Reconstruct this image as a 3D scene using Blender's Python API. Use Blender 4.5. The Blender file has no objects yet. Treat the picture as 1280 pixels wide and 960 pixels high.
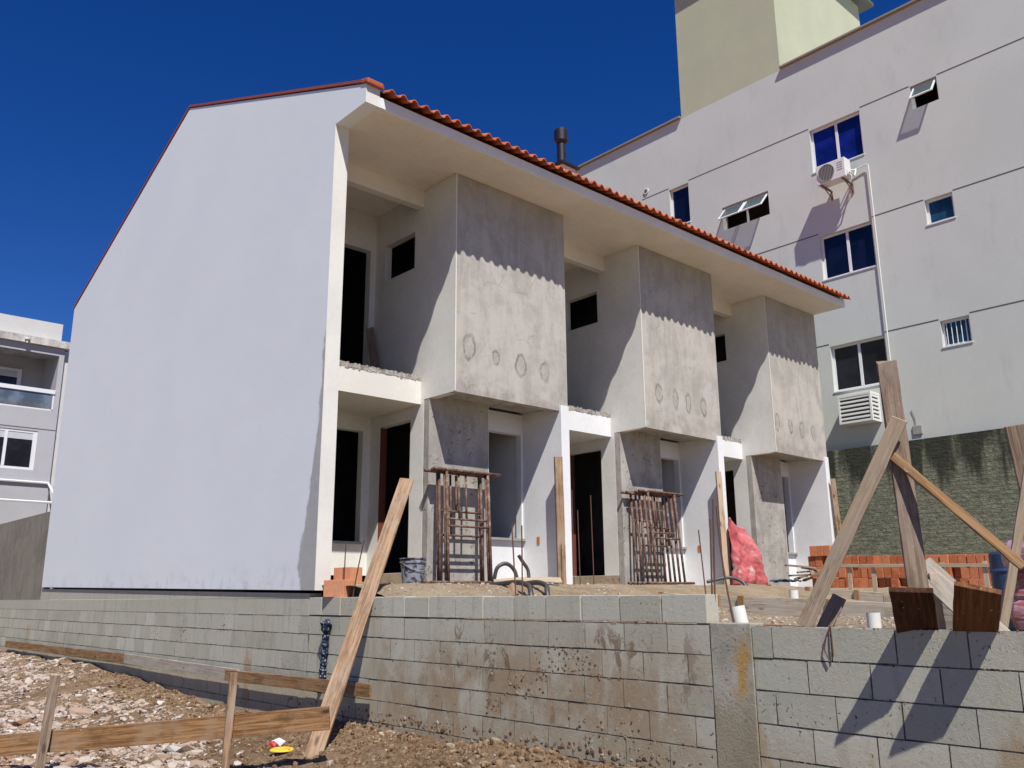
import bpy, bmesh, math, random
from mathutils import Vector, Matrix, noise as mn
random.seed(7)
R = random.Random(11)
sc = bpy.context.scene
COL = sc.collection

# ------------------------------------------------------------------ camera
F_PX, PITCH, ROLL, YAW = 1088.46, 0.23875, -0.007245, 0.737847
fw = Vector((math.cos(PITCH)*math.sin(YAW), math.cos(PITCH)*math.cos(YAW), math.sin(PITCH)))
rt = Vector((math.cos(YAW), -math.sin(YAW), 0)); up = rt.cross(fw)
rt2 = rt*math.cos(ROLL) + up*math.sin(ROLL); up2 = rt2.cross(fw)
cam = bpy.data.cameras.new('camera'); cam.sensor_width = 36; cam.lens = F_PX/1280*36
cam.clip_end = 3000; cam.clip_start = 0.05
co = bpy.data.objects.new('camera', cam); COL.objects.link(co)
co.matrix_world = Matrix(((rt2.x, up2.x, -fw.x, 0), (rt2.y, up2.y, -fw.y, 0), (rt2.z, up2.z, -fw.z, 0), (0, 0, 0, 1)))
sc.camera = co

# ------------------------------------------------------------------ sky, sun, exposure
SUN = Vector((-0.32, -0.63, 1.0)).normalized()       # towards the sun
w = bpy.data.worlds.new('World'); sc.world = w; w.use_nodes = True
nt = w.node_tree; bg = nt.nodes['Background']
sky = nt.nodes.new('ShaderNodeTexSky'); sky.sky_type = 'NISHITA'; sky.sun_disc = False
sky.sun_elevation = math.asin(SUN.z); sky.sun_rotation = math.atan2(SUN.x, SUN.y)
sky.altitude = 500; sky.air_density = 0.8; sky.dust_density = 0.0; sky.ozone_density = 3.5
hs = nt.nodes.new('ShaderNodeHueSaturation'); hs.inputs['Saturation'].default_value = 1.34; hs.inputs['Hue'].default_value = .519
nt.links.new(sky.outputs[0], hs.inputs['Color']); nt.links.new(hs.outputs[0], bg.inputs[0])
bg.inputs[1].default_value = 0.072
sl = bpy.data.lights.new('sun', 'SUN'); sl.energy = 4.2; sl.angle = math.radians(0.55); sl.color = (1.0, 0.955, 0.89)
so = bpy.data.objects.new('sun', sl); COL.objects.link(so)
so.rotation_euler = (-SUN).to_track_quat('-Z', 'Y').to_euler(); so.location = (-10, -20, 30)
sc.view_settings.view_transform = 'Standard'; sc.view_settings.look = 'None'
sc.view_settings.exposure = 0.48; sc.view_settings.gamma = 1.0; sc.view_settings.use_curve_mapping = False
sc.cycles.max_bounces = 6

# ------------------------------------------------------------------ helpers
def tag(o, label=None, cat=None, group=None, kind=None):
    if label: o['label'] = label
    if cat: o['category'] = cat
    if group: o['group'] = group
    if kind: o['kind'] = kind
    return o
def empty(name, loc, label, cat, group=None, rz=0):
    o = bpy.data.objects.new(name, None); COL.objects.link(o); o.location = loc; o.rotation_euler = (0, 0, rz)
    o.empty_display_size = .1
    return tag(o, label, cat, group)
class MB:
    def __init__(s): s.v = []; s.f = []; s.t = []; s.m = []
    def quad(s, a, b, c, d, t=.5, m=0):
        n = len(s.v); s.v += [a, b, c, d]; s.f.append((n, n+1, n+2, n+3)); s.t.append(t); s.m.append(m)
    def box(s, x0, x1, y0, y1, z0, z1, t=.5, m=0):
        n = len(s.v)
        s.v += [(x0,y0,z0),(x1,y0,z0),(x1,y1,z0),(x0,y1,z0),(x0,y0,z1),(x1,y0,z1),(x1,y1,z1),(x0,y1,z1)]
        for f in ((0,3,2,1),(4,5,6,7),(0,1,5,4),(1,2,6,5),(2,3,7,6),(3,0,4,7)):
            s.f.append(tuple(n+i for i in f)); s.t.append(t); s.m.append(m)
        return s
    def prism(s, pts, c0, c1, axis='X', t=.5, m=0):
        n = len(s.v); k = len(pts)
        for c in (c0, c1):
            for p in pts:
                s.v.append((c, p[0], p[1]) if axis == 'X' else ((p[0], c, p[1]) if axis == 'Y' else (p[0], p[1], c)))
        s.f.append(tuple(range(n, n+k))); s.f.append(tuple(range(n+2*k-1, n+k-1, -1)))
        for i in range(k):
            j = (i+1) % k; s.f.append((n+i, n+k+i, n+k+j, n+j))
        s.t += [t]*(k+2); s.m += [m]*(k+2)
        return s
    def tube(s, pts, r, seg=10, cap=True, t=.5, m=0, rf=None):
        n = len(s.v); P = [Vector(p) for p in pts]; K = len(P)
        u = None
        for i, p in enumerate(P):
            d = (P[min(i+1, K-1)] - P[max(i-1, 0)]).normalized()
            if u is None:
                u = d.orthogonal().normalized()
            else:
                u = (u - d*u.dot(d)).normalized()
            v = d.cross(u); rr = rf(i) if rf else r
            for k in range(seg):
                a = 2*math.pi*k/seg; s.v.append(tuple(p + (u*math.cos(a)+v*math.sin(a))*rr))
        for i in range(K-1):
            for k in range(seg):
                a = n+i*seg+k; b = n+i*seg+(k+1) % seg
                s.f.append((a, b, b+seg, a+seg)); s.t.append(t); s.m.append(m)
        if cap:
            s.f.append(tuple(n+seg-1-k for k in range(seg))); s.f.append(tuple(n+(K-1)*seg+k for k in range(seg))); s.t += [t, t]; s.m += [m, m]
        return s
    def lathe(s, prof, seg=24, c=(0,0,0), t=.5):
        n = len(s.v); K = len(prof)
        for (r, z) in prof:
            for k in range(seg):
                a = 2*math.pi*k/seg; s.v.append((c[0]+r*math.cos(a), c[1]+r*math.sin(a), c[2]+z))
        for i in range(K-1):
            for k in range(seg):
                a = n+i*seg+k; b = n+i*seg+(k+1) % seg
                s.f.append((a, b, b+seg, a+seg)); s.t.append(t); s.m.append(0)
        return s
    def build(s, name, mats, parent=None, smooth=False, bevel=0, fix=False, tint=False):
        me = bpy.data.meshes.new(name); me.from_pydata([tuple(v) for v in s.v], [], s.f)
        if not isinstance(mats, (list, tuple)): mats = [mats]
        for m in mats: me.materials.append(m)
        if len(mats) > 1: me.polygons.foreach_set('material_index', s.m)
        if tint:
            a = me.attributes.new('tint', 'FLOAT', 'FACE'); a.data.foreach_set('value', s.t)
        if fix:
            bm = bmesh.new(); bm.from_mesh(me); bmesh.ops.remove_doubles(bm, verts=bm.verts, dist=1e-4)
            bmesh.ops.recalc_face_normals(bm, faces=bm.faces); bm.to_mesh(me); bm.free()
        me.update()
        if smooth:
            me.polygons.foreach_set('use_smooth', [True]*len(me.polygons))
        o = bpy.data.objects.new(name, me); COL.objects.link(o)
        if parent:
            o.parent = parent
            o.matrix_parent_inverse = Matrix.Translation(-parent.location) if parent.type == 'EMPTY' and parent.rotation_euler.z == 0 else Matrix()
        if bevel:
            b = o.modifiers.new('bevel', 'BEVEL'); b.width = bevel; b.segments = 2; b.limit_method = 'ANGLE'
        return o
def wall(axis, c0, c1, u0, u1, z0, z1, holes=()):
    """solid wall slab with rectangular openings (u0,u1,z0,z1) and their reveals"""
    us = sorted({u0, u1, *[h[0] for h in holes], *[h[1] for h in holes]}); us = [u for u in us if u0 <= u <= u1]
    zs = sorted({z0, z1, *[h[2] for h in holes], *[h[3] for h in holes]}); zs = [z for z in zs if z0 <= z <= z1]
    def solid(i, j):
        if i < 0 or j < 0 or i >= len(us)-1 or j >= len(zs)-1: return False
        u = (us[i]+us[i+1])/2; z = (zs[j]+zs[j+1])/2
        return not any(h[0] < u < h[1] and h[2] < z < h[3] for h in holes)
    P = (lambda c, u, z: (c, u, z)) if axis == 'X' else (lambda c, u, z: (u, c, z))
    m = MB()
    for i in range(len(us)-1):
        for j in range(len(zs)-1):
            if not solid(i, j): continue
            a, b, c, d = us[i], us[i+1], zs[j], zs[j+1]
            m.quad(P(c0,a,c), P(c0,b,c), P(c0,b,d), P(c0,a,d)); m.quad(P(c1,a,c), P(c1,a,d), P(c1,b,d), P(c1,b,c))
            if not solid(i-1, j): m.quad(P(c0,a,c), P(c0,a,d), P(c1,a,d), P(c1,a,c))
            if not solid(i+1, j): m.quad(P(c0,b,c), P(c1,b,c), P(c1,b,d), P(c0,b,d))
            if not solid(i, j-1): m.quad(P(c0,a,c), P(c1,a,c), P(c1,b,c), P(c0,b,c))
            if not solid(i, j+1): m.quad(P(c0,a,d), P(c0,b,d), P(c1,b,d), P(c1,a,d))
    return m

# ------------------------------------------------------------------ materials
class N:
    """small node builder"""
    def __init__(s, name, rough=.8, spec=.3):
        s.mat = bpy.data.materials.new(name); s.mat.use_nodes = True; s.t = s.mat.node_tree
        s.b = s.t.nodes['Principled BSDF']; s.b.inputs['Roughness'].default_value = rough
        s.b.inputs['Specular IOR Level'].default_value = spec
        s.geo = s.t.nodes.new('ShaderNodeNewGeometry'); s.tc = s.t.nodes.new('ShaderNodeTexCoord')
        s.pos = s.geo.outputs['Position']; s.ob = s.tc.outputs['Object']
    def _in(s, sock, v):
        if v is None: return
        if hasattr(v, 'links') or hasattr(v, 'is_linked'): s.t.links.new(v, sock)
        else:
            if sock.type == 'RGBA' and len(v) == 3: v = (*v, 1)
            sock.default_value = v
    def math(s, op, a, b=0.0, c=None, clamp=False):
        n = s.t.nodes.new('ShaderNodeMath'); n.operation = op; n.use_clamp = clamp
        s._in(n.inputs[0], a); s._in(n.inputs[1], b)
        if c is not None: s._in(n.inputs[2], c)
        return n.outputs[0]
    def sep(s, v):
        n = s.t.nodes.new('ShaderNodeSeparateXYZ'); s.t.links.new(v, n.inputs[0]); return n.outputs
    def comb(s, x, y, z):
        n = s.t.nodes.new('ShaderNodeCombineXYZ'); s._in(n.inputs[0], x); s._in(n.inputs[1], y); s._in(n.inputs[2], z); return n.outputs[0]
    def mapv(s, v, sc=(1,1,1), loc=(0,0,0)):
        n = s.t.nodes.new('ShaderNodeMapping'); s.t.links.new(v, n.inputs[0]); n.inputs['Scale'].default_value = sc; n.inputs['Location'].default_value = loc; return n.outputs[0]
    def noise(s, v, scale, det=4, rough=.6, dist=0):
        n = s.t.nodes.new('ShaderNodeTexNoise'); s.t.links.new(v, n.inputs['Vector']); n.inputs['Scale'].default_value = scale
        n.inputs['Detail'].default_value = det; n.inputs['Roughness'].default_value = rough; n.inputs['Distortion'].default_value = dist
        return n.outputs[0]
    def voro(s, v, scale, feat='F1', out=0):
        n = s.t.nodes.new('ShaderNodeTexVoronoi'); n.feature = feat; s.t.links.new(v, n.inputs['Vector']); n.inputs['Scale'].default_value = scale
        return n.outputs[out]
    def ramp(s, f, lo, hi, a=0.0, b=1.0):
        n = s.t.nodes.new('ShaderNodeMapRange'); n.interpolation_type = 'SMOOTHSTEP'; s._in(n.inputs[0], f)
        n.inputs[1].default_value = lo; n.inputs[2].default_value = hi; n.inputs[3].default_value = a; n.inputs[4].default_value = b
        return n.outputs[0]
    def mix(s, f, a, b, mode='MIX'):
        n = s.t.nodes.new('ShaderNodeMix'); n.data_type = 'RGBA'; n.blend_type = mode
        s._in(n.inputs[0], f); s._in(n.inputs[6], a); s._in(n.inputs[7], b); return n.outputs[2]
    def attr(s, name='tint'):
        n = s.t.nodes.new('ShaderNodeAttribute'); n.attribute_name = name; return n.outputs['Fac']
    def rnd(s):
        n = s.t.nodes.new('ShaderNodeObjectInfo'); return n.outputs['Random']
    def cramp(s, f, stops):
        n = s.t.nodes.new('ShaderNodeValToRGB'); s._in(n.inputs[0], f); e = n.color_ramp.elements
        while len(e) < len(stops): e.new(.5)
        for k, (p, c) in enumerate(stops): e[k].position = p; e[k].color = (*c, 1)
        return n.outputs[0]
    def out(s, col=None, bump=None, bs=.2, bd=.02, rough=None):
        if col is not None: s._in(s.b.inputs['Base Color'], col)
        if rough is not None: s._in(s.b.inputs['Roughness'], rough)
        if bump is not None:
            n = s.t.nodes.new('ShaderNodeBump'); n.inputs['Strength'].default_value = bs; n.inputs['Distance'].default_value = bd
            s.t.links.new(bump, n.inputs['Height']); s.t.links.new(n.outputs[0], s.b.inputs['Normal'])
        return s.mat
def painted(name, c, var=.05, dirt=None, dirt_amt=.25, bump=.15, rough=.75, blotch=1.2):
    m = N(name, rough)
    a = m.noise(m.pos, blotch, 5, .6); b = m.noise(m.pos, 14, 4, .6)
    f = m.math('ADD', m.math('MULTIPLY', a, .7), m.math('MULTIPLY', b, .3))
    lo = tuple(x*(1-var*1.6) for x in c); hi = tuple(min(1, x*(1+var)) for x in c)
    col = m.mix(m.ramp(f, .35, .65), lo, hi)
    if dirt:
        d = m.noise(m.mapv(m.pos, (1, 1, .35)), 2.2, 6, .65)
        col = m.mix(m.ramp(d, .55, .78, 0, dirt_amt), col, dirt)
    return m.out(col, m.noise(m.pos, 60, 4, .7), bump, .01)
def cement(name, c1, c2, pit=True, bump=.35, sc_=1.0):
    m = N(name, .9, .2)
    a = m.noise(m.pos, 1.6*sc_, 7, .62, .6); b = m.noise(m.pos, 9*sc_, 5, .7); c = m.noise(m.mapv(m.pos, (2.4, 2.4, .5)), 2.2*sc_, 4, .6)
    f = m.math('ADD', m.math('ADD', m.math('MULTIPLY', a, .5), m.math('MULTIPLY', b, .2)), m.math('MULTIPLY', c, .3))
    col = m.mix(m.ramp(f, .38, .62), c2, c1)
    h = m.noise(m.pos, 45, 5, .75)
    if pit:
        p = m.noise(m.pos, 17, 3, .5, .9); q = m.noise(m.pos, 2.1, 3)
        k = m.math('MULTIPLY', m.ramp(p, .61, .67), m.ramp(q, .42, .58))
        col = m.mix(m.math('MULTIPLY', k, .75), col, tuple(x*.35 for x in c2))
        h = m.math('SUBTRACT', h, m.math('MULTIPLY', k, 1.2))
    return m.out(col, h, bump, .012)
def simple(name, c, rough=.5, metal=0, spec=.5, var=.08):
    m = N(name, rough, spec); m.b.inputs['Metallic'].default_value = metal
    f = m.noise(m.ob, 9, 4); return m.out(m.mix(f, tuple(x*(1-var*2) for x in c), tuple(min(1, x*(1+var*2)) for x in c)), m.noise(m.ob, 60, 3), .08, .004)
M = {}
# gable paint with the grey unpainted mortar band beside the front corner
def gable_mat():
    m = N('gable_paint', .8, .25)
    x, y, z = m.sep(m.pos)
    n1 = m.noise(m.pos, .55, 4, .5); n2 = m.noise(m.mapv(m.pos, (1, 1, .6)), 3, 5)
    col = m.mix(m.ramp(n1, .35, .65), (.725, .77, .79), (.75, .79, .805))
    col = m.mix(m.ramp(m.noise(m.mapv(m.pos, (1, .25, 1.6)), 2.2, 4), .4, .7, 0, .35), col, (.76, .76, .78))
    e = m.math('ADD', m.math('MULTIPLY', m.noise(m.mapv(m.pos, (1, 1, .45)), 2.6, 5, .6), .5), 8.93)
    edge = m.math('ADD', e, m.math('MULTIPLY', m.ramp(z, 3.6, .2, -.3, .12), 1))
    k = m.ramp(m.math('SUBTRACT', edge, y), -.02, .03)
    k = m.math('MULTIPLY', k, m.ramp(m.math('ADD', z, m.math('MULTIPLY', n2, .3)), 3.5, 3.3))
    cem = m.mix(m.noise(m.pos, 5, 6, .7), (.30, .31, .31), (.50, .50, .48))
    col = m.mix(k, col, cem)
    # faint dusty splash line low down
    s = m.math('MULTIPLY', m.ramp(z, .55, .12), m.ramp(m.noise(m.pos, 5, 5), .45, .7)); col = m.mix(m.math('MULTIPLY', s, .35), col, (.42, .38, .33))
    return m.out(col, m.math('ADD', m.noise(m.pos, 40, 4, .7), m.math('MULTIPLY', m.noise(m.pos, 2.5, 3), 2.0)), .16, .01)
M['gable'] = gable_mat()
M['fin'] = painted('fin_paint', (.70, .69, .63), .04, (.5, .46, .4), .15)
M['white'] = painted('white_undercoat', (.76, .77, .78), .04, (.55, .5, .44), .25)
M['side'] = painted('pale_wall_paint', (.70, .695, .65), .06, (.44, .41, .37), .3)
M['soffit'] = painted('soffit_plaster', (.76, .71, .63), .05)
M['roughcem'] = cement('rough_cement', (.44, .42, .385), (.29, .27, .245), True, .7)
M['interior'] = cement('interior_render', (.075, .07, .075), (.05, .047, .05), False)  # near-black tone puts the darkness of the rooms into the colour
M['jamb'] = simple('raw_brick_jamb', (.13, .035, .02), .9)
M['gravelcem'] = cement('broken_concrete', (.50, .46, .41), (.22, .20, .18), True, 1.0, 4)
M['tancem'] = cement('sandy_mortar', (.42, .34, .25), (.30, .24, .17), True, .6, 2)
def bay_mat(idx, x0, rings):
    """bare render of a bay: trowel clouds, hairline cracks and four damp ring marks"""
    m = N('bay_render_%s' % 'abc'[idx], .9, .2)
    x, y, z = m.sep(m.pos)
    a = m.noise(m.mapv(m.pos, (1, 1, .8), (idx*3.1, 0, idx*1.7)), 1.5, 8, .62, .8)
    b = m.noise(m.mapv(m.pos, (3, 1, .5), (idx, 0, 0)), 2.4, 5, .65)
    c = m.noise(m.pos, 11, 5, .7)
    f = m.math('ADD', m.math('ADD', m.math('MULTIPLY', a, .5), m.math('MULTIPLY', b, .3)), m.math('MULTIPLY', c, .2))
    col = m.mix(m.ramp(f, .39, .57), (.355, .335, .30), (.475, .45, .41))
    # darker patches near the rim
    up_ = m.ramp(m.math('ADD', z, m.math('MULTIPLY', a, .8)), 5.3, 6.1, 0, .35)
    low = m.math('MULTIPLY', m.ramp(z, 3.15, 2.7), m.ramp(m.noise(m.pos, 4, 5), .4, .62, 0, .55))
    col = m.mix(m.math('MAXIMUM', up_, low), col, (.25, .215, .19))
    crk = m.voro(m.mapv(m.pos, (1, 1, 1), (idx*2.3, 0, 1.1)), 1.7, 'DISTANCE_TO_EDGE')
    wob = m.math('ADD', crk, m.math('MULTIPLY', m.math('SUBTRACT', m.noise(m.pos, 6, 4), .5), .16))
    k = m.math('MULTIPLY', m.ramp(m.math('ABSOLUTE', wob), .006, .0), m.ramp(m.noise(m.pos, 1.3, 2), .48, .58))
    col = m.mix(m.math('MULTIPLY', k, .45), col, (.16, .14, .12))
    wx = m.math('ADD', x, m.math('MULTIPLY', m.math('SUBTRACT', m.noise(m.pos, 5, 4), .5), .14))
    wz = m.math('ADD', z, m.math('MULTIPLY', m.math('SUBTRACT', m.noise(m.mapv(m.pos, (1,1,1), (5,2,7)), 5, 4), .5), .14))
    tot = None
    for (cx, cz, ax, az) in rings:
        dx = m.math('DIVIDE', m.math('SUBTRACT', wx, x0+cx), ax); dz = m.math('DIVIDE', m.math('SUBTRACT', wz, cz), az)
        d = m.math('SQRT', m.math('ADD', m.math('MULTIPLY', dx, dx), m.math('MULTIPLY', dz, dz)))
        r = m.ramp(m.math('ABSOLUTE', m.math('SUBTRACT', d, 1.0)), .34, .04)
        inn = m.ramp(d, 1.25, .4, 0, .38)
        r = m.math('MAXIMUM', r, inn)
        tot = r if tot is None else m.math('MAXIMUM', tot, r)
    tot = m.math('MULTIPLY', tot, m.ramp(m.noise(m.pos, 7, 5), .3, .62, .2, .95))
    col = m.mix(m.math('MULTIPLY', tot, 1.0, None, True), col, (.205, .18, .155))
    h = m.math('ADD', m.noise(m.pos, 40, 5, .75), m.math('MULTIPLY', a, 1.5))
    return m.out(m.mix(0, col, col), m.math('SUBTRACT', h, m.math('MULTIPLY', k, .8)), .4, .012)
M['tile'] = None
def tile_mat():
    m = N('clay_tile', .75, .3); t = m.attr()
    col = m.cramp(m.math('ADD', m.math('MULTIPLY', t, .7), m.math('MULTIPLY', m.noise(m.pos, 8, 4), .3)),
                  [(0, (.33, .075, .03)), (.5, (.47, .13, .055)), (1, (.60, .22, .11))])
    return m.out(col, m.noise(m.pos, 40, 4), .2, .01)
M['tile'] = tile_mat()
M['cap'] = simple('painted_flashing', (.30, .075, .04), .5)
def block_mat():
    m = N('concrete_block', .95, .15); t = m.attr(); x, y, z = m.sep(m.pos)
    col = m.mix(t, (.37, .37, .295), (.55, .545, .46))
    col = m.mix(m.ramp(m.noise(m.pos, 3.0, 6, .65), .35, .7, 0, .6), col, (.50, .475, .37))
    col = m.mix(m.ramp(m.noise(m.mapv(m.pos, (1, 3, .5)), 3, 5, .6), .5, .72, 0, .5), col, (.34, .33, .26))
    # earth splashed low on the wall in the middle stretch
    yc = m.ramp(m.math('ABSOLUTE', m.math('SUBTRACT', m.math('ADD', y, m.math('MULTIPLY', m.noise(m.pos, 1.1, 4), 1.0)), 6.2)), 2.6, 1.2)
    zc = m.ramp(m.math('ADD', z, m.math('MULTIPLY', m.noise(m.mapv(m.pos, (1,1,1), (3,3,3)), 1.6, 5), .5)), .12, -.45, .0, 1)
    s = m.math('MULTIPLY', m.math('MULTIPLY', yc, zc), m.ramp(m.noise(m.mapv(m.pos, (1, 1.4, .8)), 1.6, 7, .65, .6), .36, .56))
    col = m.mix(m.math('MULTIPLY', s, .8), col, m.mix(m.noise(m.pos, 7, 6, .7), (.22, .135, .07), (.42, .31, .19)))
    s2 = m.math('MULTIPLY', yc, m.ramp(m.noise(m.mapv(m.pos, (1, 1.5, .75), (3, 1, 2)), 2.0, 8, .72, .5), .575, .62))
    s2 = m.math('MULTIPLY', s2, m.ramp(z, -.12, -.35))
    col = m.mix(m.math('MULTIPLY', s2, .75), col, (.17, .105, .055))
    # damp earthy foot of the wall
    ft = m.math('MULTIPLY', m.ramp(m.math('ADD', z, m.math('MULTIPLY', m.noise(m.pos, 3, 5), .5)), -.45, -1.05), .75)
    col = m.mix(ft, col, (.38, .31, .21))
    # rusty streaks further back
    rs = m.math('MULTIPLY', m.ramp(m.noise(m.mapv(m.pos, (1, 1.3, .5), (0, 4, 0)), 1.5, 4), .60, .68), m.ramp(m.math('SUBTRACT', z, -.35), .05, -.3))
    col = m.mix(m.math('MULTIPLY', rs, .6), col, (.36, .23, .10))
    g = m.noise(m.pos, 150, 4, .8); g2 = m.noise(m.pos, 30, 5, .75)
    col = m.mix(m.ramp(g, .56, .70, 0, .55), col, (.17, .165, .14)); col = m.mix(m.ramp(g2, .56, .70, 0, .4), col, (.24, .235, .20))
    chip = m.math('MULTIPLY', m.ramp(m.noise(m.pos, 38, 3, .5, .6), .64, .69), m.ramp(m.noise(m.pos, 2.6, 4), .45, .6)); col = m.mix(m.math('MULTIPLY', chip, .8), col, (.08, .075, .065))
    spots = m.ramp(m.noise(m.pos, 26, 3, .55), .66, .72, 0, .6); col = m.mix(spots, col, (.56, .55, .51))
    return m.out(col, m.math('SUBTRACT', m.math('ADD', g, m.math('MULTIPLY', g2, 1.1)), m.math('MULTIPLY', chip, 1.5)), .7, .008)
M['block'] = block_mat()
def mortar_mat():
    m = N('mortar', .95, .1); col = m.mix(m.ramp(m.noise(m.pos, 7, 5), .35, .7), (.15, .145, .12), (.46, .45, .38))
    return m.out(col, m.noise(m.pos, 60, 5, .8), .9, .02)
M['mortar'] = mortar_mat()
def column_mat():
    m = N('column_concrete', .9, .2); x, y, z = m.sep(m.pos)
    col = m.mix(m.ramp(m.noise(m.pos, 4, 6, .65), .35, .65), (.30, .285, .225), (.44, .425, .35))
    nn_ = m.math('SUBTRACT', m.noise(m.mapv(m.pos, (1, 1, .6)), 5, 6, .7, .8), .5)
    yy_ = m.math('ADD', m.math('ADD', y, m.math('MULTIPLY', z, .08)), m.math('MULTIPLY', nn_, .32)); zz_ = m.math('ADD', z, m.math('MULTIPLY', nn_, .5))
    k = m.math('MULTIPLY', m.ramp(m.math('ABSOLUTE', m.math('SUBTRACT', yy_, 3.39)), .09, .01), m.ramp(m.math('ABSOLUTE', m.math('ADD', zz_, .46)), .27, .10))
    col = m.mix(m.math('MULTIPLY', k, .85), col, (.46, .27, .07))
    lowk = m.math('MULTIPLY', m.ramp(m.math('ADD', z, m.math('MULTIPLY', nn_, .6)), -.5, -.85), .7); col = m.mix(lowk, col, (.27, .22, .14))
    pit_ = m.ramp(m.noise(m.pos, 32, 3, .5), .62, .68, 0, .7); col = m.mix(pit_, col, (.10, .09, .07))
    return m.out(col, m.noise(m.pos, 50, 5, .8), .8, .012)
M['column'] = column_mat()
def wood_mat(name, c_lo, c_hi, grey):
    m = N(name, .85, .2); r = m.rnd()
    off = m.comb(m.math('MULTIPLY', r, 37), m.math('MULTIPLY', r, 11), r)
    n = m.t.nodes.new('ShaderNodeVectorMath'); n.operation = 'ADD'; m.t.links.new(m.ob, n.inputs[0]); m.t.links.new(off, n.inputs[1]); v = n.outputs[0]
    g = m.noise(m.mapv(v, (.8, 22, 22)), 2.0, 6, .65, .6); g2 = m.noise(m.mapv(v, (2.5, 80, 60)), 2.0, 3, .6)
    kn = m.voro(m.mapv(v, (2.4, 7, 7)), 1.0)
    f = m.math('ADD', m.math('MULTIPLY', g, .7), m.math('MULTIPLY', g2, .3))
    col = m.mix(m.ramp(f, .40, .60), c_lo, c_hi)
    col = m.mix(m.ramp(m.noise(v, 3.0, 5, .6), .42, .68, 0, .75), col, grey)
    col = m.mix(m.ramp(kn, .17, .06, 0, .85), col, tuple(x*.35 for x in c_lo))
    ck = m.math('ABSOLUTE', m.math('SUBTRACT', m.noise(m.mapv(v, (.5, 16, 16), (3, 0, 0)), 1.6, 4, .5), .5))
    ck = m.math('MULTIPLY', m.ramp(ck, .012, .0), m.ramp(m.noise(m.mapv(v, (1, 3, 3)), 1.5, 2), .5, .6))
    col = m.mix(m.math('MULTIPLY', ck, .8), col, tuple(x*.2 for x in c_lo))
    blot = m.ramp(m.noise(m.mapv(v, (1, 2.5, 2.5), (7, 0, 0)), 2.6, 6, .7), .5, .66, 0, .55); col = m.mix(blot, col, tuple(x*.6 for x in c_lo))
    spl = m.noise(v, 28, 3, .5); col = m.mix(m.ramp(spl, .68, .74, 0, .5), col, (.5, .47, .42))
    col = m.mix(m.math('MULTIPLY', r, .25), col, tuple(x*.7 for x in grey))
    return m.out(col, f, .5, .006)
M['wood'] = wood_mat('weathered_plank', (.19, .105, .055), (.43, .28, .165), (.38, .30, .225))
M['woodlight'] = wood_mat('pale_pine', (.42, .31, .20), (.56, .44, .31), (.46, .38, .29))
M['woodorange'] = wood_mat('orange_plank', (.16, .075, .03), (.38, .215, .095), (.30, .21, .13))
M['formboard'] = wood_mat('formwork_board', (.38, .31, .22), (.60, .52, .41), (.50, .46, .40))
M['woodgrey'] = wood_mat('grey_board', (.31, .265, .205), (.50, .44, .36), (.42, .385, .32))
M['woodshaded'] = wood_mat('shade_dark_plank', (.035, .015, .008), (.12, .05, .025), (.07, .035, .02))  # near-black tone puts the shade of the underside into the wood
M['woodred'] = wood_mat('red_brown_plank', (.09, .035, .012), (.22, .10, .04), (.15, .07, .03))  # brown deepened to carry the shade under the jutting plank end
M['wooddark'] = wood_mat('old_dark_plank', (.17, .115, .075), (.34, .25, .18), (.27, .22, .18))
def rust_mat():
    m = N('rusty_tube', .8, .3); v = m.ob
    f = m.noise(v, 14, 6, .7)
    col = m.cramp(f, [(0, (.04, .02, .015)), (.45, (.115, .06, .045)), (.58, (.20, .13, .10)), (.7, (.36, .31, .27)), (1, (.5, .45, .4))])
    return m.out(col, m.noise(v, 50, 4), .5, .004)
M['rust'] = rust_mat()
M['rebar'] = simple('rebar_steel', (.13, .065, .045), .8, .2)
def brick_mat(name, a, b):
    m = N(name, .85, .2); r = m.rnd()
    x, y, z = m.sep(m.ob)
    col = m.mix(r, a, b); col = m.mix(m.ramp(m.noise(m.pos, 16, 4), .45, .7, 0, .4), col, tuple(min(1, c*1.3) for c in b))
    w_ = m.math('SINE', m.math('MULTIPLY', y, 320))
    return m.out(col, w_, .25, .004)
M['brick'] = brick_mat('clay_brick', (.38, .115, .05), (.55, .205, .10))
M['brickpale'] = brick_mat('pale_clay_brick', (.58, .26, .14), (.62, .30, .17))
M['apt'] = painted('apartment_paint', (.56, .58, .54), .03, (.43, .42, .41), .45, .12, .8, .5)
M['aptL'] = painted('far_apartment_paint', (.42, .42, .44), .03)
M['aptLlight'] = painted('far_pale_paint', (.57, .57, .55), .03)
M['stain'] = cement('stained_parapet', (.62, .60, .57), (.33, .31, .29), False, .2, 1.5)
M['tower'] = painted('tower_paint', (.46, .47, .33), .03)
M['joint'] = simple('joint_shadow_groove', (.10, .085, .08), .9)
M['capstone'] = simple('parapet_capping', (.26, .23, .19), .8)
M['alu'] = simple('white_aluminium', (.74, .75, .76), .35, 0, .5, .02)
def glass_mat(name, c, spec=.5, rough=.04):
    m = N(name, rough, spec); return m.out(m.mix(m.ramp(m.noise(m.pos, 1.4, 3), .4, .6), c, tuple(x*.5 for x in c)), None)
M['glassblue'] = glass_mat('blue_reflection_glass', (.008, .018, .20), .5)  # sky reflection put into the blue base colour
M['glassdark'] = glass_mat('dark_glass', (.006, .009, .03), .5)
M['glassspeck'] = glass_mat('netted_glass', (.02, .022, .03), .4, .2)
M['glassteal'] = glass_mat('teal_glass', (.02, .07, .12), .6)
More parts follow.
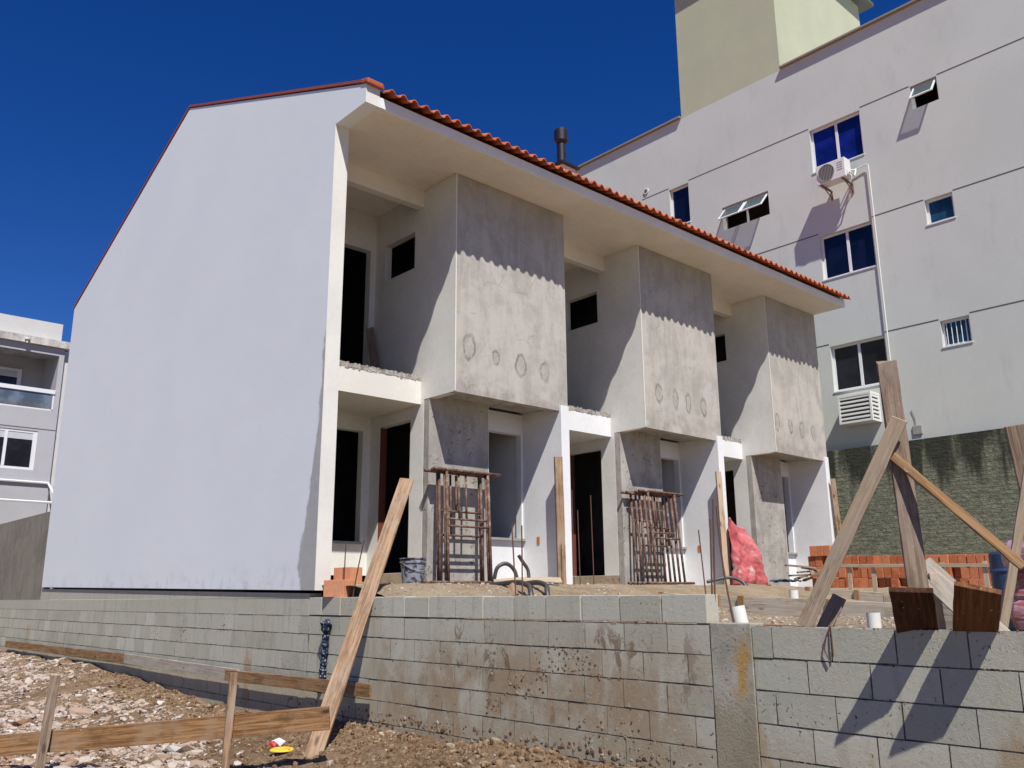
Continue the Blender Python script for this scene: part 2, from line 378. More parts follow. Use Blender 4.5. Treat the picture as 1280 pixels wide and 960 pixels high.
def clear_mat():
    m = N('clear_pane', .05, .6); m.b.inputs['Base Color'].default_value = (.10, .16, .18, 1)
    tr = m.t.nodes.new('ShaderNodeBsdfTransparent'); mx = m.t.nodes.new('ShaderNodeMixShader'); mx.inputs[0].default_value = .6
    m.t.links.new(m.b.outputs[0], mx.inputs[1]); m.t.links.new(tr.outputs[0], mx.inputs[2])
    m.t.links.new(mx.outputs[0], m.t.nodes['Material Output'].inputs['Surface']); return m.mat
M['glassclear'] = clear_mat()
M['glasspale'] = glass_mat('pale_balcony_glass', (.16, .20, .25), .7)
M['acwhite'] = simple('appliance_white', (.70, .71, .68), .45, 0, .4, .03)
M['acdark'] = simple('appliance_grille', (.10, .10, .09), .6)
M['bracket'] = simple('rusty_bracket', (.20, .12, .09), .8)
M['black'] = simple('black_steel', (.012, .012, .018), .45)
M['blackplastic'] = simple('black_plastic', (.06, .06, .062), .45)
M['pvc'] = simple('white_pvc', (.72, .72, .68), .4, 0, .4, .03)
def olive_mat():
    m = N('olive_rock_face', .95, .1); x, y, z = m.sep(m.pos)
    a = m.noise(m.pos, 1.2, 5); b = m.noise(m.mapv(m.pos, (1, 1, 2.2)), 9, 5, .7)
    col = m.mix(m.ramp(b, .35, .65), (.13, .14, .10), (.26, .265, .20))
    v = m.math('ADD', m.math('MULTIPLY', m.noise(m.mapv(m.pos, (1, 2.2, .3)), 1.4, 5), 1.4), m.math('MULTIPLY', m.ramp(z, 1.4, 3.1), .55))
    col = m.mix(m.ramp(v, .95, 1.25, 0, .85), col, (.025, .027, .022))
    n = m.t.nodes.new('ShaderNodeTexBrick'); m.t.links.new(m.comb(y, z, 0), n.inputs['Vector'])
    n.inputs['Scale'].default_value = 1; n.inputs['Brick Width'].default_value = .36; n.inputs['Row Height'].default_value = .085; n.inputs['Mortar Size'].default_value = .008
    h = m.math('SUBTRACT', m.math('MULTIPLY', b, 1.0), m.math('MULTIPLY', n.outputs['Fac'], .6))
    col = m.mix(m.math('MULTIPLY', n.outputs['Fac'], .35), col, (.05, .055, .04))
    return m.out(col, m.math('ADD', h, m.math('MULTIPLY', m.noise(m.pos, 30, 4), .4)), 1.0, .05)
M['olive'] = olive_mat()
M['darkwall'] = cement('streaked_render', (.27, .25, .20), (.19, .175, .145), False, .4)
def soil_mat(name, lo, hi, pale):
    m = N(name, .97, .1)
    a = m.noise(m.pos, 1.3, 7, .65); b = m.noise(m.pos, 17, 6, .75); c = m.noise(m.pos, 60, 3)
    col = m.mix(m.ramp(m.math('ADD', m.math('MULTIPLY', a, .5), m.math('MULTIPLY', b, .5)), .36, .62), lo, hi)
    col = m.mix(m.ramp(c, .62, .70, 0, .7), col, pale)
    return m.out(col, m.math('ADD', b, m.math('MULTIPLY', c, .4)), 1.0, .05)
M['soil'] = soil_mat('brown_soil', (.14, .085, .045), (.33, .235, .15), (.50, .45, .38))
M['sand'] = soil_mat('sandy_fill', (.27, .20, .125), (.44, .355, .25), (.60, .56, .48))
def rubble_mat():
    m = N('rubble_pieces', .95, .15); t = m.attr()
    col = m.cramp(t, [(0, (.27, .15, .09)), (.12, (.30, .21, .15)), (.3, (.37, .285, .225)), (.62, (.43, .36, .30)), (.86, (.50, .45, .41)), (1, (.62, .60, .58))])
    col = m.mix(m.ramp(m.noise(m.pos, 22, 5), .45, .7, 0, .5), col, (.33, .24, .17))
    return m.out(col, m.noise(m.pos, 70, 4), .6, .01)
M['rubble'] = rubble_mat()
def clod_mat():
    m = N('earth_clods', .97, .1); t = m.attr()
    return m.out(m.cramp(t, [(0, (.11, .06, .03)), (.6, (.25, .165, .10)), (.9, (.33, .25, .17)), (1, (.42, .36, .29))]), m.noise(m.pos, 60, 4), .7, .01)
M['clod'] = clod_mat()
def tarp_mat():
    m = N('red_tarpaulin', .55, .4); f = m.noise(m.pos, 3, 5, .6); x, y, z = m.sep(m.pos)
    col = m.mix(m.ramp(f, .35, .65), (.40, .075, .08), (.52, .15, .155))
    k = m.math('MULTIPLY', m.ramp(m.noise(m.pos, 5, 6, .7), .48, .62), m.ramp(m.math('ABSOLUTE', m.math('SUBTRACT', z, .42)), .32, .05))
    col = m.mix(m.math('MULTIPLY', k, .75), col, (.62, .50, .46))
    return m.out(col, m.noise(m.mapv(m.pos, (1.6, 1.6, .6)), 4, 4, .5, .6), .4, .04)
M['tarp'] = tarp_mat()
def bucket_mat():
    m = N('mortar_smeared_plastic', .6, .3); k = m.ramp(m.noise(m.ob, 9, 5, .6, .5), .44, .54)
    return m.out(m.mix(k, (.045, .047, .05), (.25, .27, .31)), k, .4, .004)
M['bucket'] = bucket_mat()
def rag_mat():
    m = N('speckled_navy_cloth', .8, .2); k = m.ramp(m.noise(m.pos, 45, 3, .6), .56, .62)
    return m.out(m.mix(k, (.012, .02, .05), (.35, .38, .45)), m.noise(m.pos, 30, 4), .6, .01)
M['rag'] = rag_mat()
def wrap_mat():
    m = N('stretch_film', .25, .6); x, y, z = m.sep(m.pos)
    f = m.noise(m.mapv(m.pos, (1, 1, 5)), 5, 5, .6)
    return m.out(m.mix(m.ramp(f, .4, .65), (.30, .10, .10), (.46, .30, .38)), f, .5, .02)
M['wrap'] = wrap_mat()
M['bluebarrel'] = simple('blue_drum_plastic', (.035, .06, .13), .45)
M['yellow'] = simple('yellow_plastic', (.75, .48, .03), .5)
M['litter'] = simple('white_wrapper', (.66, .66, .68), .5)
M['litterred'] = simple('red_print', (.5, .03, .04), .5)
M['orangebox'] = simple('orange_conduit_box', (.55, .18, .03), .6)
M['sill'] = simple('grey_stone_sill', (.30, .29, .27), .6)
M['blind'] = simple('blind_fabric', (.50, .52, .55), .7)

# ------------------------------------------------------------------ ground, yard, soil
def sm(a, b, x):
    t = max(0, min(1, (x-a)/(b-a))); return t*t*(3-2*t)
def g_h(x, y):
    h = -1.54 + .20*sm(3.2, 5.0, x) + .24*sm(9.5, 17, y)
    h += .055*mn.noise(Vector((x*1.1, y*1.1, 0))) + .03*mn.noise(Vector((x*4, y*4, 3)))
    if 0 < x < 6 and y < 16: h += .018*mn.noise(Vector((x*11, y*11, 5))) + .009*mn.noise(Vector((x*27, y*27, 5)))
    # spoil heap against the block wall
    d = math.exp(-((x-4.95)/.55)**2)
    h += d*(.12*sm(9.5, 7.2, y) + .05*mn.noise(Vector((x*2.3, y*2.3, 8))))
    return h
def frange(a, b, s):
    n = max(1, round((b-a)/s)); return [a+(b-a)*i/n for i in range(n)]
xs = [-600, -200, -60, -20, -8] + frange(-4, 1.2, .35) + frange(1.2, 5.2, .045) + [5.2, 5.6, 8, 14, 20, 40, 120, 600]
ys = [-600, -200, -60, -20, -6, -2] + frange(0, 4.6, .3) + frange(4.6, 12, .045) + frange(12, 25, .14) + [25, 27, 32, 45, 90, 250, 900]
def grid(name, xs, ys, hf, mat):
    v = [(x, y, hf(x, y)) for y in ys for x in xs]; n = len(xs)
    f = [(j*n+i, j*n+i+1, (j+1)*n+i+1, (j+1)*n+i) for j in range(len(ys)-1) for i in range(n-1)]
    me = bpy.data.meshes.new(name); me.from_pydata(v, [], f); me.materials.append(mat)
    me.polygons.foreach_set('use_smooth', [True]*len(f))
    o = bpy.data.objects.new(name, me); COL.objects.link(o); return o
tag(grid('ground', xs, ys, g_h, M['soil']), kind='structure')
def y_h(x, y):
    a = -.245 + .385*sm(5.4, 8.3, y)
    a = a + (.09-a)*sm(13.4, 14.6, x)*sm(9.5, 8.5, y)
    a -= .10*math.exp(-((x-5.2)/.4)**2)*sm(5.5, 6.5, y)*sm(8.9, 7, y)
    a += .022*mn.noise(Vector((x*2, y*2, 0))) + .014*mn.noise(Vector((x*8, y*8, 2)))
    return a if x < 17.5 else a + .0
yx = frange(5.19, 9.4, .06) + frange(9.4, 18.95, .12) + [18.95]
yy = [-14, -6, -2] + frange(0, 9.6, .06) + frange(9.6, 11.0, .2) + [11.0]
tag(grid('yard_soil', yx, yy, y_h, M['sand']), kind='structure')
mb = MB(); mb.box(5.3, 18.95, 11.01, 30, -1.6, -.02); mb.build('yard_fill', M['sand']); bpy.data.objects['yard_fill']['kind'] = 'structure'

ICO = None
def ico():
    bm = bmesh.new(); bmesh.ops.create_icosphere(bm, subdivisions=1, radius=1)
    v = [tuple(a.co) for a in bm.verts]; f = [tuple(a.index for a in b.verts) for b in bm.faces]; bm.free(); return v, f
ICO = ico()
def chunks(name, n, place, sizef, flat, mat, tintf):
    mb = MB()
    for _ in range(n):
        p = place()
        if p is None: continue
        s = sizef(); a = R.uniform(0, 6.28); ca, sa = math.cos(a), math.sin(a)
        sx, sy, sz = s*R.uniform(.6, 1.3), s*R.uniform(.45, 1.0), s*R.uniform(*flat)
        tx, ty = R.uniform(-.35, .35), R.uniform(-.35, .35)
        n0 = len(mb.v)
        for v in ICO[0]:
            k = R.uniform(.72, 1.2)
            # clip to blocky shape
            x, y, z = [max(-.68, min(.68, c*k)) for c in v]
            x, y, z = x*sx, y*sy, z*sz; z += x*tx + y*ty
            mb.v.append((p[0]+x*ca-y*sa, p[1]+x*sa+y*ca, p[2]+z+sz*.25))
        t = tintf()
        for f in ICO[1]: mb.f.append(tuple(n0+i for i in f)); mb.t.append(t); mb.m.append(0)
    return mb.build(name, mat, tint=True)
def rub_place():
    for _ in range(20):
        y = R.uniform(6.6, 24) if R.random() < .62 else R.uniform(7.5, 13); x = R.uniform(.9, 5.0)
        ratio = y/x
        if ratio < 1.75 or ratio > 6: continue
        p = sm(1.95, 2.6, ratio)*(1 - .93*sm(4.2, 4.6, x)*sm(19, 14, y))
        if mn.noise(Vector((x*.9, y*.6, 4))) < -.28: p *= .25
        if R.random() < p: return (x, y, g_h(x, y))
    return None
tag(chunks('rubble', 13000, rub_place, lambda: R.uniform(.1, .2) if R.random() < .004 else min(.13, .012+R.expovariate(1/.021)), (.2, .5), M['rubble'], lambda: min(1, max(0, R.gauss(.5, .24)))),
    'broken concrete, tile and plaster rubble spread on the ground left of the stakes', 'rubble', kind='stuff')
def clod_place():
    if R.random() < .55:
        x = 5.08 - abs(R.gauss(0, .38)); y = R.uniform(4.2, 15)
    else:
        x = R.uniform(2.6, 5.05); y = R.uniform(4.8, 10.5)
    if x < 1: return None
    return (x, y, g_h(x, y))
tag(chunks('earth_clods', 7500, clod_place, lambda: min(.05, .008+R.expovariate(1/.010)), (.45, 1.0), M['clod'], lambda: min(1, max(0, R.gauss(.45, .25)))),
    'brown clods of earth and crumbs of mortar along the foot of the block wall', 'soil', kind='stuff')
def grav_place():
    y = R.uniform(2.0, 8.8); x = R.uniform(5.3, 9.0)
    return (x, y, y_h(x, y))
tag(chunks('yard_gravel', 1500, grav_place, lambda: min(.04, .008+R.expovariate(1/.008)), (.4, .9), M['rubble'], lambda: R.uniform(.35, .9)),
    'crumbs of stone and mortar lying on the sandy yard behind the block wall', 'gravel', kind='stuff')

# ------------------------------------------------------------------ retaining block wall
WX = 5.13
rw = empty('retaining_wall', (WX, 3.5, -1.5), 'grey concrete block retaining wall with brown earth stains and a cast column, running under the white gable', 'wall')
def blocks(mb, rows, ya, yb, lng=.4, jit=.006, off=0):
    for k, (z0, z1) in enumerate(rows):
        y = ya - (lng/2 if (k+off) % 2 else 0) - R.uniform(0, .05)
        while y < yb:
            a = max(ya, y+.002); b = min(yb, y+lng-.002); y += lng
            if b-a < .04: continue
            d = R.uniform(-jit, jit)*.45; t = min(1, max(0, R.gauss(.5, .26)))
            c = .0022; x0 = WX-d
            # face with a narrow chamfer so joints read as recessed
            n = len(mb.v); e = [R.uniform(-.003, .003) for _ in range(8)]
            o = [(x0+c+.01, a, z0+.003), (x0+c+.01, b, z0+.003), (x0+c+.01, b, z1-.003), (x0+c+.01, a, z1-.003)]
            i = [(x0, a+c+e[0]*.5, z0+.003+c+e[1]), (x0, b-c+e[2]*.5, z0+.003+c+e[3]), (x0, b-c+e[4]*.5, z1-.003-c+e[5]), (x0, a+c+e[6]*.5, z1-.003-c+e[7])]
            mb.v += o+i
            for f in ((7,6,5,4),(0,1,5,4)[::-1],(1,2,6,5)[::-1],(2,3,7,6)[::-1],(3,0,4,7)[::-1]):
                mb.f.append(tuple(n+q for q in f)); mb.t.append(t); mb.m.append(0 if f == (7,6,5,4) else 1)
            mb.v += [(x0+.14, a, z0+.003), (x0+.14, b, z0+.003), (x0+.14, b, z1-.003), (x0+.14, a, z1-.003)]
            for f in ((0,8,9,1),(1,9,10,2),(2,10,11,3),(3,11,8,0),(8,11,10,9)):
                mb.f.append(tuple(n+q for q in f)); mb.t.append(t); mb.m.append(1)
low = [(-.4-.2*k, -.2-.2*k) for k in range(8)]
mb = MB(); blocks(mb, low, 3.66, 9.07); blocks(mb, low, -.6, 3.33, off=1); blocks(mb, low[0:], 9.075, 24, .4, .004, 1)
mb.build('lower_courses', [M['block'], M['mortar']], rw, tint=True)
mb = MB(); y = 3.67; k = 0
while y < 9.0:
    a, b = y+.005, min(9.07, y+.39); y += .395; t = R.choice([.25, .4, .75, .85, .95, .55]); d = R.uniform(-.004, .008)
    mb.box(WX-d, WX+.14, a, b, -.192, R.uniform(-.006, .002), t)
mb.build('top_course', M['block'], rw, tint=True, bevel=.004)
# mortar bed behind the faces (recessed joints)
mb = MB()
mb.box(WX+.011, WX+.15, -.6, 3.34, -1.9, -.215); mb.box(WX+.011, WX+.15, 3.64, 9.07, -1.9, -.205); mb.box(WX+.009, WX+.15, 9.07, 24, -1.9, -.21)
mb.build('mortar', M['mortar'], rw)
mb = MB(); mb.box(WX-.006, WX+.155, 3.335, 3.655, -1.9, -.187); mb.build('column', M['column'], rw, bevel=.006)
# cast band under the gable
mb = MB()
for a, b, t in ((9.085, 12.1, .6), (12.1, 15.2, .45), (15.2, 19.95, .6), (19.95, 24.2, .4)):
    mb.box(WX-R.uniform(0, .006), WX+.15, a+.002, b-.002, -.2, -.013, t)
for a, b, t in ((9.075, 11.5, .5), (11.5, 14.2, .65), (14.2, 19.9, .55)):
    z_ = lambda y: .077+(y-8.93)/(19.81-8.93)*.163 - .035
    mb.prism([(a+.002, -.008), (b-.002, -.008), (b-.002, z_(b)), (a+.002, z_(a))], WX+.0, WX+.15, 'X', t)
mb.build('cast_band', M['block'], rw, tint=True)
# mortar squeezed out of the joints and lumps thrown on the face
mb = MB(); 
def lumps(n, pl, sz):
    for _ in range(n):
        y, z = pl(); s = sz(); n0 = len(mb.v); t = R.random()
        for v in ICO[0]:
            kx = R.uniform(.6, 1.3)
            mb.v.append((WX+.002+v[0]*s*.42*kx, y+v[1]*s*kx, z+v[2]*s*kx*.9))
        for f in ICO[1]: mb.f.append(tuple(n0+i for i in f)); mb.t.append(t); mb.m.append(0)
jz = [-.2-.2*k for k in range(6)]
lumps(700, lambda: (R.uniform(3.7, 14), R.choice(jz[:5])+R.gauss(0, .006)), lambda: R.uniform(.004, .012))
lumps(260, lambda: (R.uniform(.8, 3.3), R.choice(jz)+R.gauss(0, .004)), lambda: R.uniform(.003, .008))
cl = [(6.9, -.55), (6.7, -.62), (5.1, -.45), (5.25, -.6), (4.9, -.52), (5.6, -.75), (4.5, -1.0), (5.9, -.9), (4.9, -1.05), (12.6, -.42), (13.6, -.47), (11.2, -.28), (4.2, -1.1)]
def pl():
    c = R.choice(cl); return (R.gauss(c[0], .12), R.gauss(c[1], .07))
lumps(420, pl, lambda: R.uniform(.005, .017))
lumps(500, lambda: (R.uniform(3.7, 9.5), -1.2-abs(R.gauss(0, .12))+.1), lambda: R.uniform(.008, .028))
lm = mb.build('mortar_lumps', M['clod'], rw, tint=True)

# ------------------------------------------------------------------ row house
H = empty('row_house', (5.2, 9, 0), 'row of three white unfinished two-storey houses with bare cement bays and an orange tiled roof', 'building')
Z0, ZE = .05, 5.88
mb = MB(); mb.prism([(19.81, .24), (19.81, 6.17), (14.02, 8.42), (8.23, 6.13), (8.23, 5.885), (8.93, 5.885), (8.93, .077)], 5.100, 5.30, 'X')
g = mb.build('gable_wall', [M['gable'], M['fin'], M['side']], H, fix=True)
for p in g.data.polygons:
    if p.normal.y < -.7: p.material_index = 1
    elif p.normal.x > .7: p.material_index = 2
# flashing along the gable
def zr(y): return 6.13+(y-8.23)*(8.42-6.13)/(14.02-8.23) if y <= 14.02 else 8.42-(y-14.02)*(8.42-6.17)/(19.81-14.02)
mb = MB()
for (ya, yb) in ((8.20, 14.02), (14.02, 19.86)):
    mb.prism([(ya, zr(ya)+.02), (yb, zr(yb)+.02), (yb, zr(yb)+.06), (ya, zr(ya)+.06)], 5.085, 5.34, 'X')
mb.build('gable_flashing', M['cap'], H, fix=True)
mb = MB(); mb.prism([(8.17, 6.11), (8.34, 6.17), (8.34, 6.24), (8.17, 6.19)], 5.08, 5.32, 'X'); mb.build('edge_tile', M['tile'], H, bevel=.02)
# party walls
for (a, b) in ((9.08, 9.25), (13.05, 13.22)):
    wall('X', a, b, 8.91, 19.7, Z0, ZE, [(8.91, 9.06, 2.765, ZE), (9.06, 9.06, 0, 0)]).build('party_wall', M['white'], H)
wall('X', 16.85, 17.0, 8.91, 19.8, Z0, ZE, [(8.91, 9.06, 2.765, ZE)]).build('party_wall', M['white'], H)
mb = MB(); mb.prism([(19.81, 5.885), (19.81, 6.17), (14.02, 8.42), (8.23, 6.13), (8.23, 5.885)], 16.83, 17.0, 'X'); mb.build('far_gable', M['white'], H)
# floors, rear wall, soffit
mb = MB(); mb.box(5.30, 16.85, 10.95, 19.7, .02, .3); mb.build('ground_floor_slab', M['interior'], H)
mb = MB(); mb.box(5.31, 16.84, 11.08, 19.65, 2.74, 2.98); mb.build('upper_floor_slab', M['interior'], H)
mb = MB(); mb.box(5.3, 17.0, 19.7, 19.8, .0, ZE); mb.build('rear_wall', M['side'], H)
mb = MB(); mb.box(5.3, 16.985, 8.26, 19.69, 5.883, 5.93); mb.build('soffit', M['soffit'], H)
mb = MB(); mb.box(5.3, 17.0, 8.215, 8.262, 5.878, 6.015); mb.build('fascia', M['white'], H)
units = [(5.30, 7.08, 9.25), (9.25, 11.08, 13.22), (13.22, 15.03, 17.0)]
rings = [[(.25, 3.33, .10, .16), (.75, 3.27, .07, .105), (1.22, 3.25, .10, .155), (1.70, 3.23, .085, .14)],
         [(.40, 3.30, .085, .155), (.85, 3.27, .065, .15), (1.20, 3.25, .07, .16), (1.66, 3.25, .075, .15)],
         [(.13, 3.28, .075, .15), (.62, 3.25, .065, .135), (1.05, 3.24, .07, .16), (1.50, 3.22, .07, .14)]]
ORD = ['nearest', 'middle', 'far']
for i, (xa, xb, xc) in enumerate(units):
    pe = xc-.17 if i < 2 else 16.85
    # side wall of the bay and porch
    wall('X', xb, xb+.12, 8.94, 11.2, Z0, ZE, [(8.94, 9.62, Z0, 2.68), (9.91, 10.69, 4.72, 5.30), (9.93, 10.69, .32, 2.44)]).build('side_wall', M['side'], H)
    # bay
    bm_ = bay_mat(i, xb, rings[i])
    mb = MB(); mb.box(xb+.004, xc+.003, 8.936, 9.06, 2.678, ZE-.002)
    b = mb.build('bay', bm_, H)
    mb = MB(); mb.box(xb+.12, pe, 9.06, 9.62, 2.735, 2.86); mb.build('bay_floor', M['roughcem'], H)
    mb = MB(); mb.box(xb-.002, xb+.016, 8.930, 8.9415, 2.69, ZE-.01); mb.build('corner_bead', M['fin'], b)
    # lower rough wall under the bay
    mb = MB(); mb.box(xb+.004, xb+1.08, 9.5, 9.62, Z0, 2.735); mb.build('rough_wall', M['roughcem'], H)
    mb = MB(); mb.box(xb+1.08, xb+1.088, 9.497, 9.62, Z0, 2.735); mb.build('corner_bead', M['fin'], H)
    # niche wall with opening and sill
    wall('Y', 9.76, 9.88, xb+.12, pe, Z0, 2.735, [(xb+.7, pe-.03, .82, 2.42)]).build('niche_wall', M['white'], H)
    mb = MB(); mb.box(xb+.68, pe-.005, 9.70, 9.875, .80, .835); mb.build('window_sill', M['sill'], H)
    # recess back wall: window below, door above
    wall('Y', 10.95, 11.08, xa, xb, Z0, ZE, [(xa+.45, xb-.13, .76, 2.40), (xa+.45, xb-.10, 3.03, 5.28)]).build('back_wall', M['side'], H)
    mb = MB(); mb.box(xa+.43, xb-.12, 10.90, 11.07, .74, .775); mb.build('window_sill', M['sill'], H)
    # balcony slab, its broken top edge, the beam under the eaves
    mb = MB(); mb.box(xa, xb-.002, 9.69, 10.95, 2.62, 2.955); mb.build('balcony_slab', M['white'] if i else M['fin'], H)
    mb = MB(); nn = 60
    for k in range(nn):
        u0 = xa+(xb-xa-.004)*k/nn; u1 = xa+(xb-xa-.004)*(k+1)/nn
        mb.box(u0, u1, 9.684+R.uniform(-.005, .006), 9.86+R.uniform(-.02, .02), 2.957-(R.random() < .5)*R.uniform(0, .02), 3.02+R.uniform(-.012, .012))
    mb.build('broken_edge', M['gravelcem'], H)
    mb = MB(); mb.box(xa+.002, xb-.004, 9.80, 10.945, 2.956, 2.99); mb.build('balcony_floor', M['interior'], H)  # dark top added to cut bounce light into the recess
    mb = MB(); mb.box(xa, xb, 9.71, 9.84, 5.62, 5.885); mb.build('eaves_beam', M['soffit'], H)
    # raw brick jamb and step of the porch door
    mb = MB(); mb.box(xb+.003, xb+.118, 10.685, 10.688, .33, 2.43); mb.build('brick_jamb', M['jamb'], H)
    mb = MB(); mb.box(xb-.012, xb+.02, 9.62, 10.72, .06, .315); mb.build('door_step', M['tancem'], H)
    # inner partition and ceiling panel, dark and added to black out the openings
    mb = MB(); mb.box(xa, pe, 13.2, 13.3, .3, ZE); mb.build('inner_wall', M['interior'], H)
    mb = MB(); mb.box(xb+1.0, xb+1.07, 9.89, 13.19, .31, 2.73); mb.box(xb+.7, xb+.77, 9.1, 13.19, 2.99, 5.84); mb.build('blackout_partition', M['interior'], H)
    mb = MB(); mb.box(xb+.125, pe-.005, 9.08, 13.19, 5.845, 5.875); mb.box(xa+.01, xb+.12, 11.09, 13.19, 5.845, 5.875); mb.build('blackout_ceiling', M['interior'], H)
# socket holes left open in the white party walls
for (x, y, z) in ((9.075, 9.40, .80), (13.045, 9.40, .80)):
    mb = MB(); mb.box(x-.004, x+.02, y, y+.055, z-.06, z+.05); mb.build('socket_box', M['orangebox'], H)
# roof tiles
def tiles(name, y0, z0, y1, z1, x0=5.33, x1=17.08, pitch=.175):
    mb = MB(); n = int((x1-x0)/pitch); L = math.hypot(y1-y0, z1-z0); rows = int(L/.37)+1; S = 12
    def prof(u):
        return .050*math.sin(math.pi*u/.58)**.8 if u < .58 else -.010*math.sin(math.pi*(u-.58)/.42)
    for r in range(rows):
        a = r*.37; b = min(L, a+.42)
        for q in range(n):
            t = R.random()*.8+.1; dz = R.uniform(-.004, .004); dy = R.uniform(-.012, .012) if r == 0 else 0
            pts = [[], [], [], []]
            for s in range(S+1):
                u = s/S; x = x0+(q+u)*pitch; h = prof(u)+dz
                for k, (d, lift) in enumerate(((a+dy, .022), (b, .0), (a+dy, .009), (min(b, a+.42), -.012))):
                    y = y0+(y1-y0)*d/L; z = z0+(z1-z0)*d/L; pts[k].append((x, y, z+h+lift))
            n0 = len(mb.v)
            for k in range(4): mb.v += pts[k]
            W_ = S+1
            for s in range(S):
                mb.f.append((n0+s, n0+s+1, n0+W_+s+1, n0+W_+s)); mb.t.append(t); mb.m.append(0)
                mb.f.append((n0+2*W_+s, n0+s, n0+s+1, n0+2*W_+s+1)[::-1]); mb.t.append(t*.8); mb.m.append(0)
                if r == 0: mb.f.append((n0+2*W_+s, n0+3*W_+s, n0+3*W_+s+1, n0+2*W_+s+1)); mb.t.append(t*.6); mb.m.append(0)
    return mb.build(name, M['tile'], H, tint=True)
tiles('roof_tiles', 8.075, 6.02, 14.02, 8.42)
tiles('roof_tiles', 19.86, 6.12, 14.02, 8.42)
mb = MB(); mb.prism([(8.27, 5.94), (19.75, 5.94), (19.75, 6.10), (14.02, 8.38), (8.27, 6.04)], 5.31, 16.82, 'X'); mb.build('roof_deck', M['interior'], H)
for k in range(30):
    pass
# flue on the roof
ch = empty('chimney', (11.95, 11.55, 7.35), 'short cream chimney box carrying a black steel flue pipe with a drum cowl', 'chimney')
cx, cy = 11.95, 11.55
mb = MB(); mb.box(cx-.2, cx+.2, cy-.2, cy+.2, 7.2, 8.62); mb.build('chimney_box', M['side'], ch)
mb = MB(); mb.box(cx-.27, cx+.27, cy-.27, cy+.27, 8.622, 8.665); mb.build('cap_plate', M['black'], ch, bevel=.005)
mb = MB(); mb.tube([(cx, cy, 8.66), (cx, cy, 9.40)], .095, 24); mb.build('flue_pipe', M['black'], ch, smooth=False)
mb = MB(); mb.lathe([(.0, .0), (.10, .0), (.145, .05), (.15, .28), (.12, .33), (0, .335)], 28, (cx, cy, 9.22)); mb.build('cowl', M['black'], ch, smooth=False)
for a in (.6, 2.7, 4.8):
    mb = MB(); mb.tube([(cx+.095*math.cos(a), cy+.095*math.sin(a), 8.98), (cx+.25*math.cos(a), cy+.25*math.sin(a), 8.665)], .006, 6); mb.build('stay_wire', M['black'], ch)

# ------------------------------------------------------------------ big apartment building, right
AX = 19.0
A = empty('apartment_building', (AX, 8, -1.5), 'tall pale grey apartment block with white framed windows and an olive rooftop tower', 'building')
wins = {'A': (8.33, 9.65, 10.22, 11.38, 'slide', 'glassblue'), 'B': (8.33, 9.65, 7.38, 8.50, 'slide', 'glassdark'), 'C': (8.33, 9.65, 4.60, 5.70, 'slide', 'glassspeck'),
        'D': (13.40, 14.07, 10.20, 11.38, 'one', 'glassdark'), 'E': (10.93, 12.35, 9.56, 10.22, 'awn2', 'glassteal'),
        'F': (6.50, 7.10, 10.83, 11.42, 'awn1', 'glassteal'), 'G': (6.50, 7.10, 7.97, 8.56, 'one', 'glassteal'), 'H': (6.50, 7.10, 5.14, 5.72, 'bars', 'glassteal'),
        'I': (15.1, 15.75, 10.2, 11.38, 'one', 'glassdark'), 'J': (1.9, 3.2, 10.2, 11.38, 'slide', 'glassdark'), 'K': (1.9, 3.2, 7.38, 8.5, 'slide', 'glassblue'), 'L': (1.9, 3.2, 4.6, 5.7, 'slide', 'glassdark'),
        'P': (10.93, 12.35, 6.7, 7.36, 'one', 'glassteal'), 'Q': (10.93, 12.35, 3.85, 4.5, 'one', 'glassteal'), 'S': (13.4, 14.07, 7.35, 8.5, 'one', 'glassdark')}
wall('X', AX, AX+.25, -8, 22, -1.6, 13.45, [(w_[0], w_[1], w_[2], w_[3]) for w_ in wins.values()]).build('wall', M['apt'], A)
mb = MB(); mb.box(AX+.25, AX+14, -8, -7.75, -1.6, 13.45); mb.box(AX+.25, AX+14, 21.75, 22, -1.6, 13.45); mb.box(AX+14, AX+14.2, -8, 22, -1.6, 13.45)
mb.box(AX+.255, AX+13.99, -7.74, 21.74, 13.1, 13.2); mb.build('outer_walls', M['apt'], A)
mb = MB()
for z in (10.15+.0, 7.3, 4.45): mb.box(AX+.9, AX+1.0, -7.7, 21.7, z-2.9, z+1.5)
mb.box(AX+1.3, AX+1.4, -7.7, 21.7, -1.5, 13.0); mb.build('inner_wall', M['interior'], A)
mb = MB(); mb.box(AX-.10, AX+.3, -8.05, 10.27, 13.452, 13.50); mb.box(AX-.10, AX+.3, 13.51, 22.05, 13.452, 13.50); mb.build('parapet_capping', M['capstone'], A)
mb = MB(); mb.box(AX+.0, AX+5.23, 10.29, 13.5, 13.453, 18.0); mb.build('tower', M['tower'], A)
mb = MB(); mb.box(AX-.35, AX+5.6, 9.95, 13.85, 18.0, 18.12); mb.build('tower_roof', M['acdark'], A)
mb = MB()
def groove(z, spans):
    for a, b in spans: mb.box(AX-.003, AX+.01, a, b, z-.014, z+.014)
groove(11.44, [(-7.9, 1.88), (3.22, 6.48), (7.12, 8.31), (9.67, 13.38), (14.09, 15.08), (15.77, 21.9)])
groove(8.58, [(-7.9, 1.88), (3.22, 6.48), (7.12, 8.31), (9.67, 13.38), (14.09, 21.9)])
groove(5.76, [(-7.9, 1.88), (3.22, 6.48), (7.12, 8.31), (9.67, 21.9)])
mb.build('joint_line', M['joint'], A)
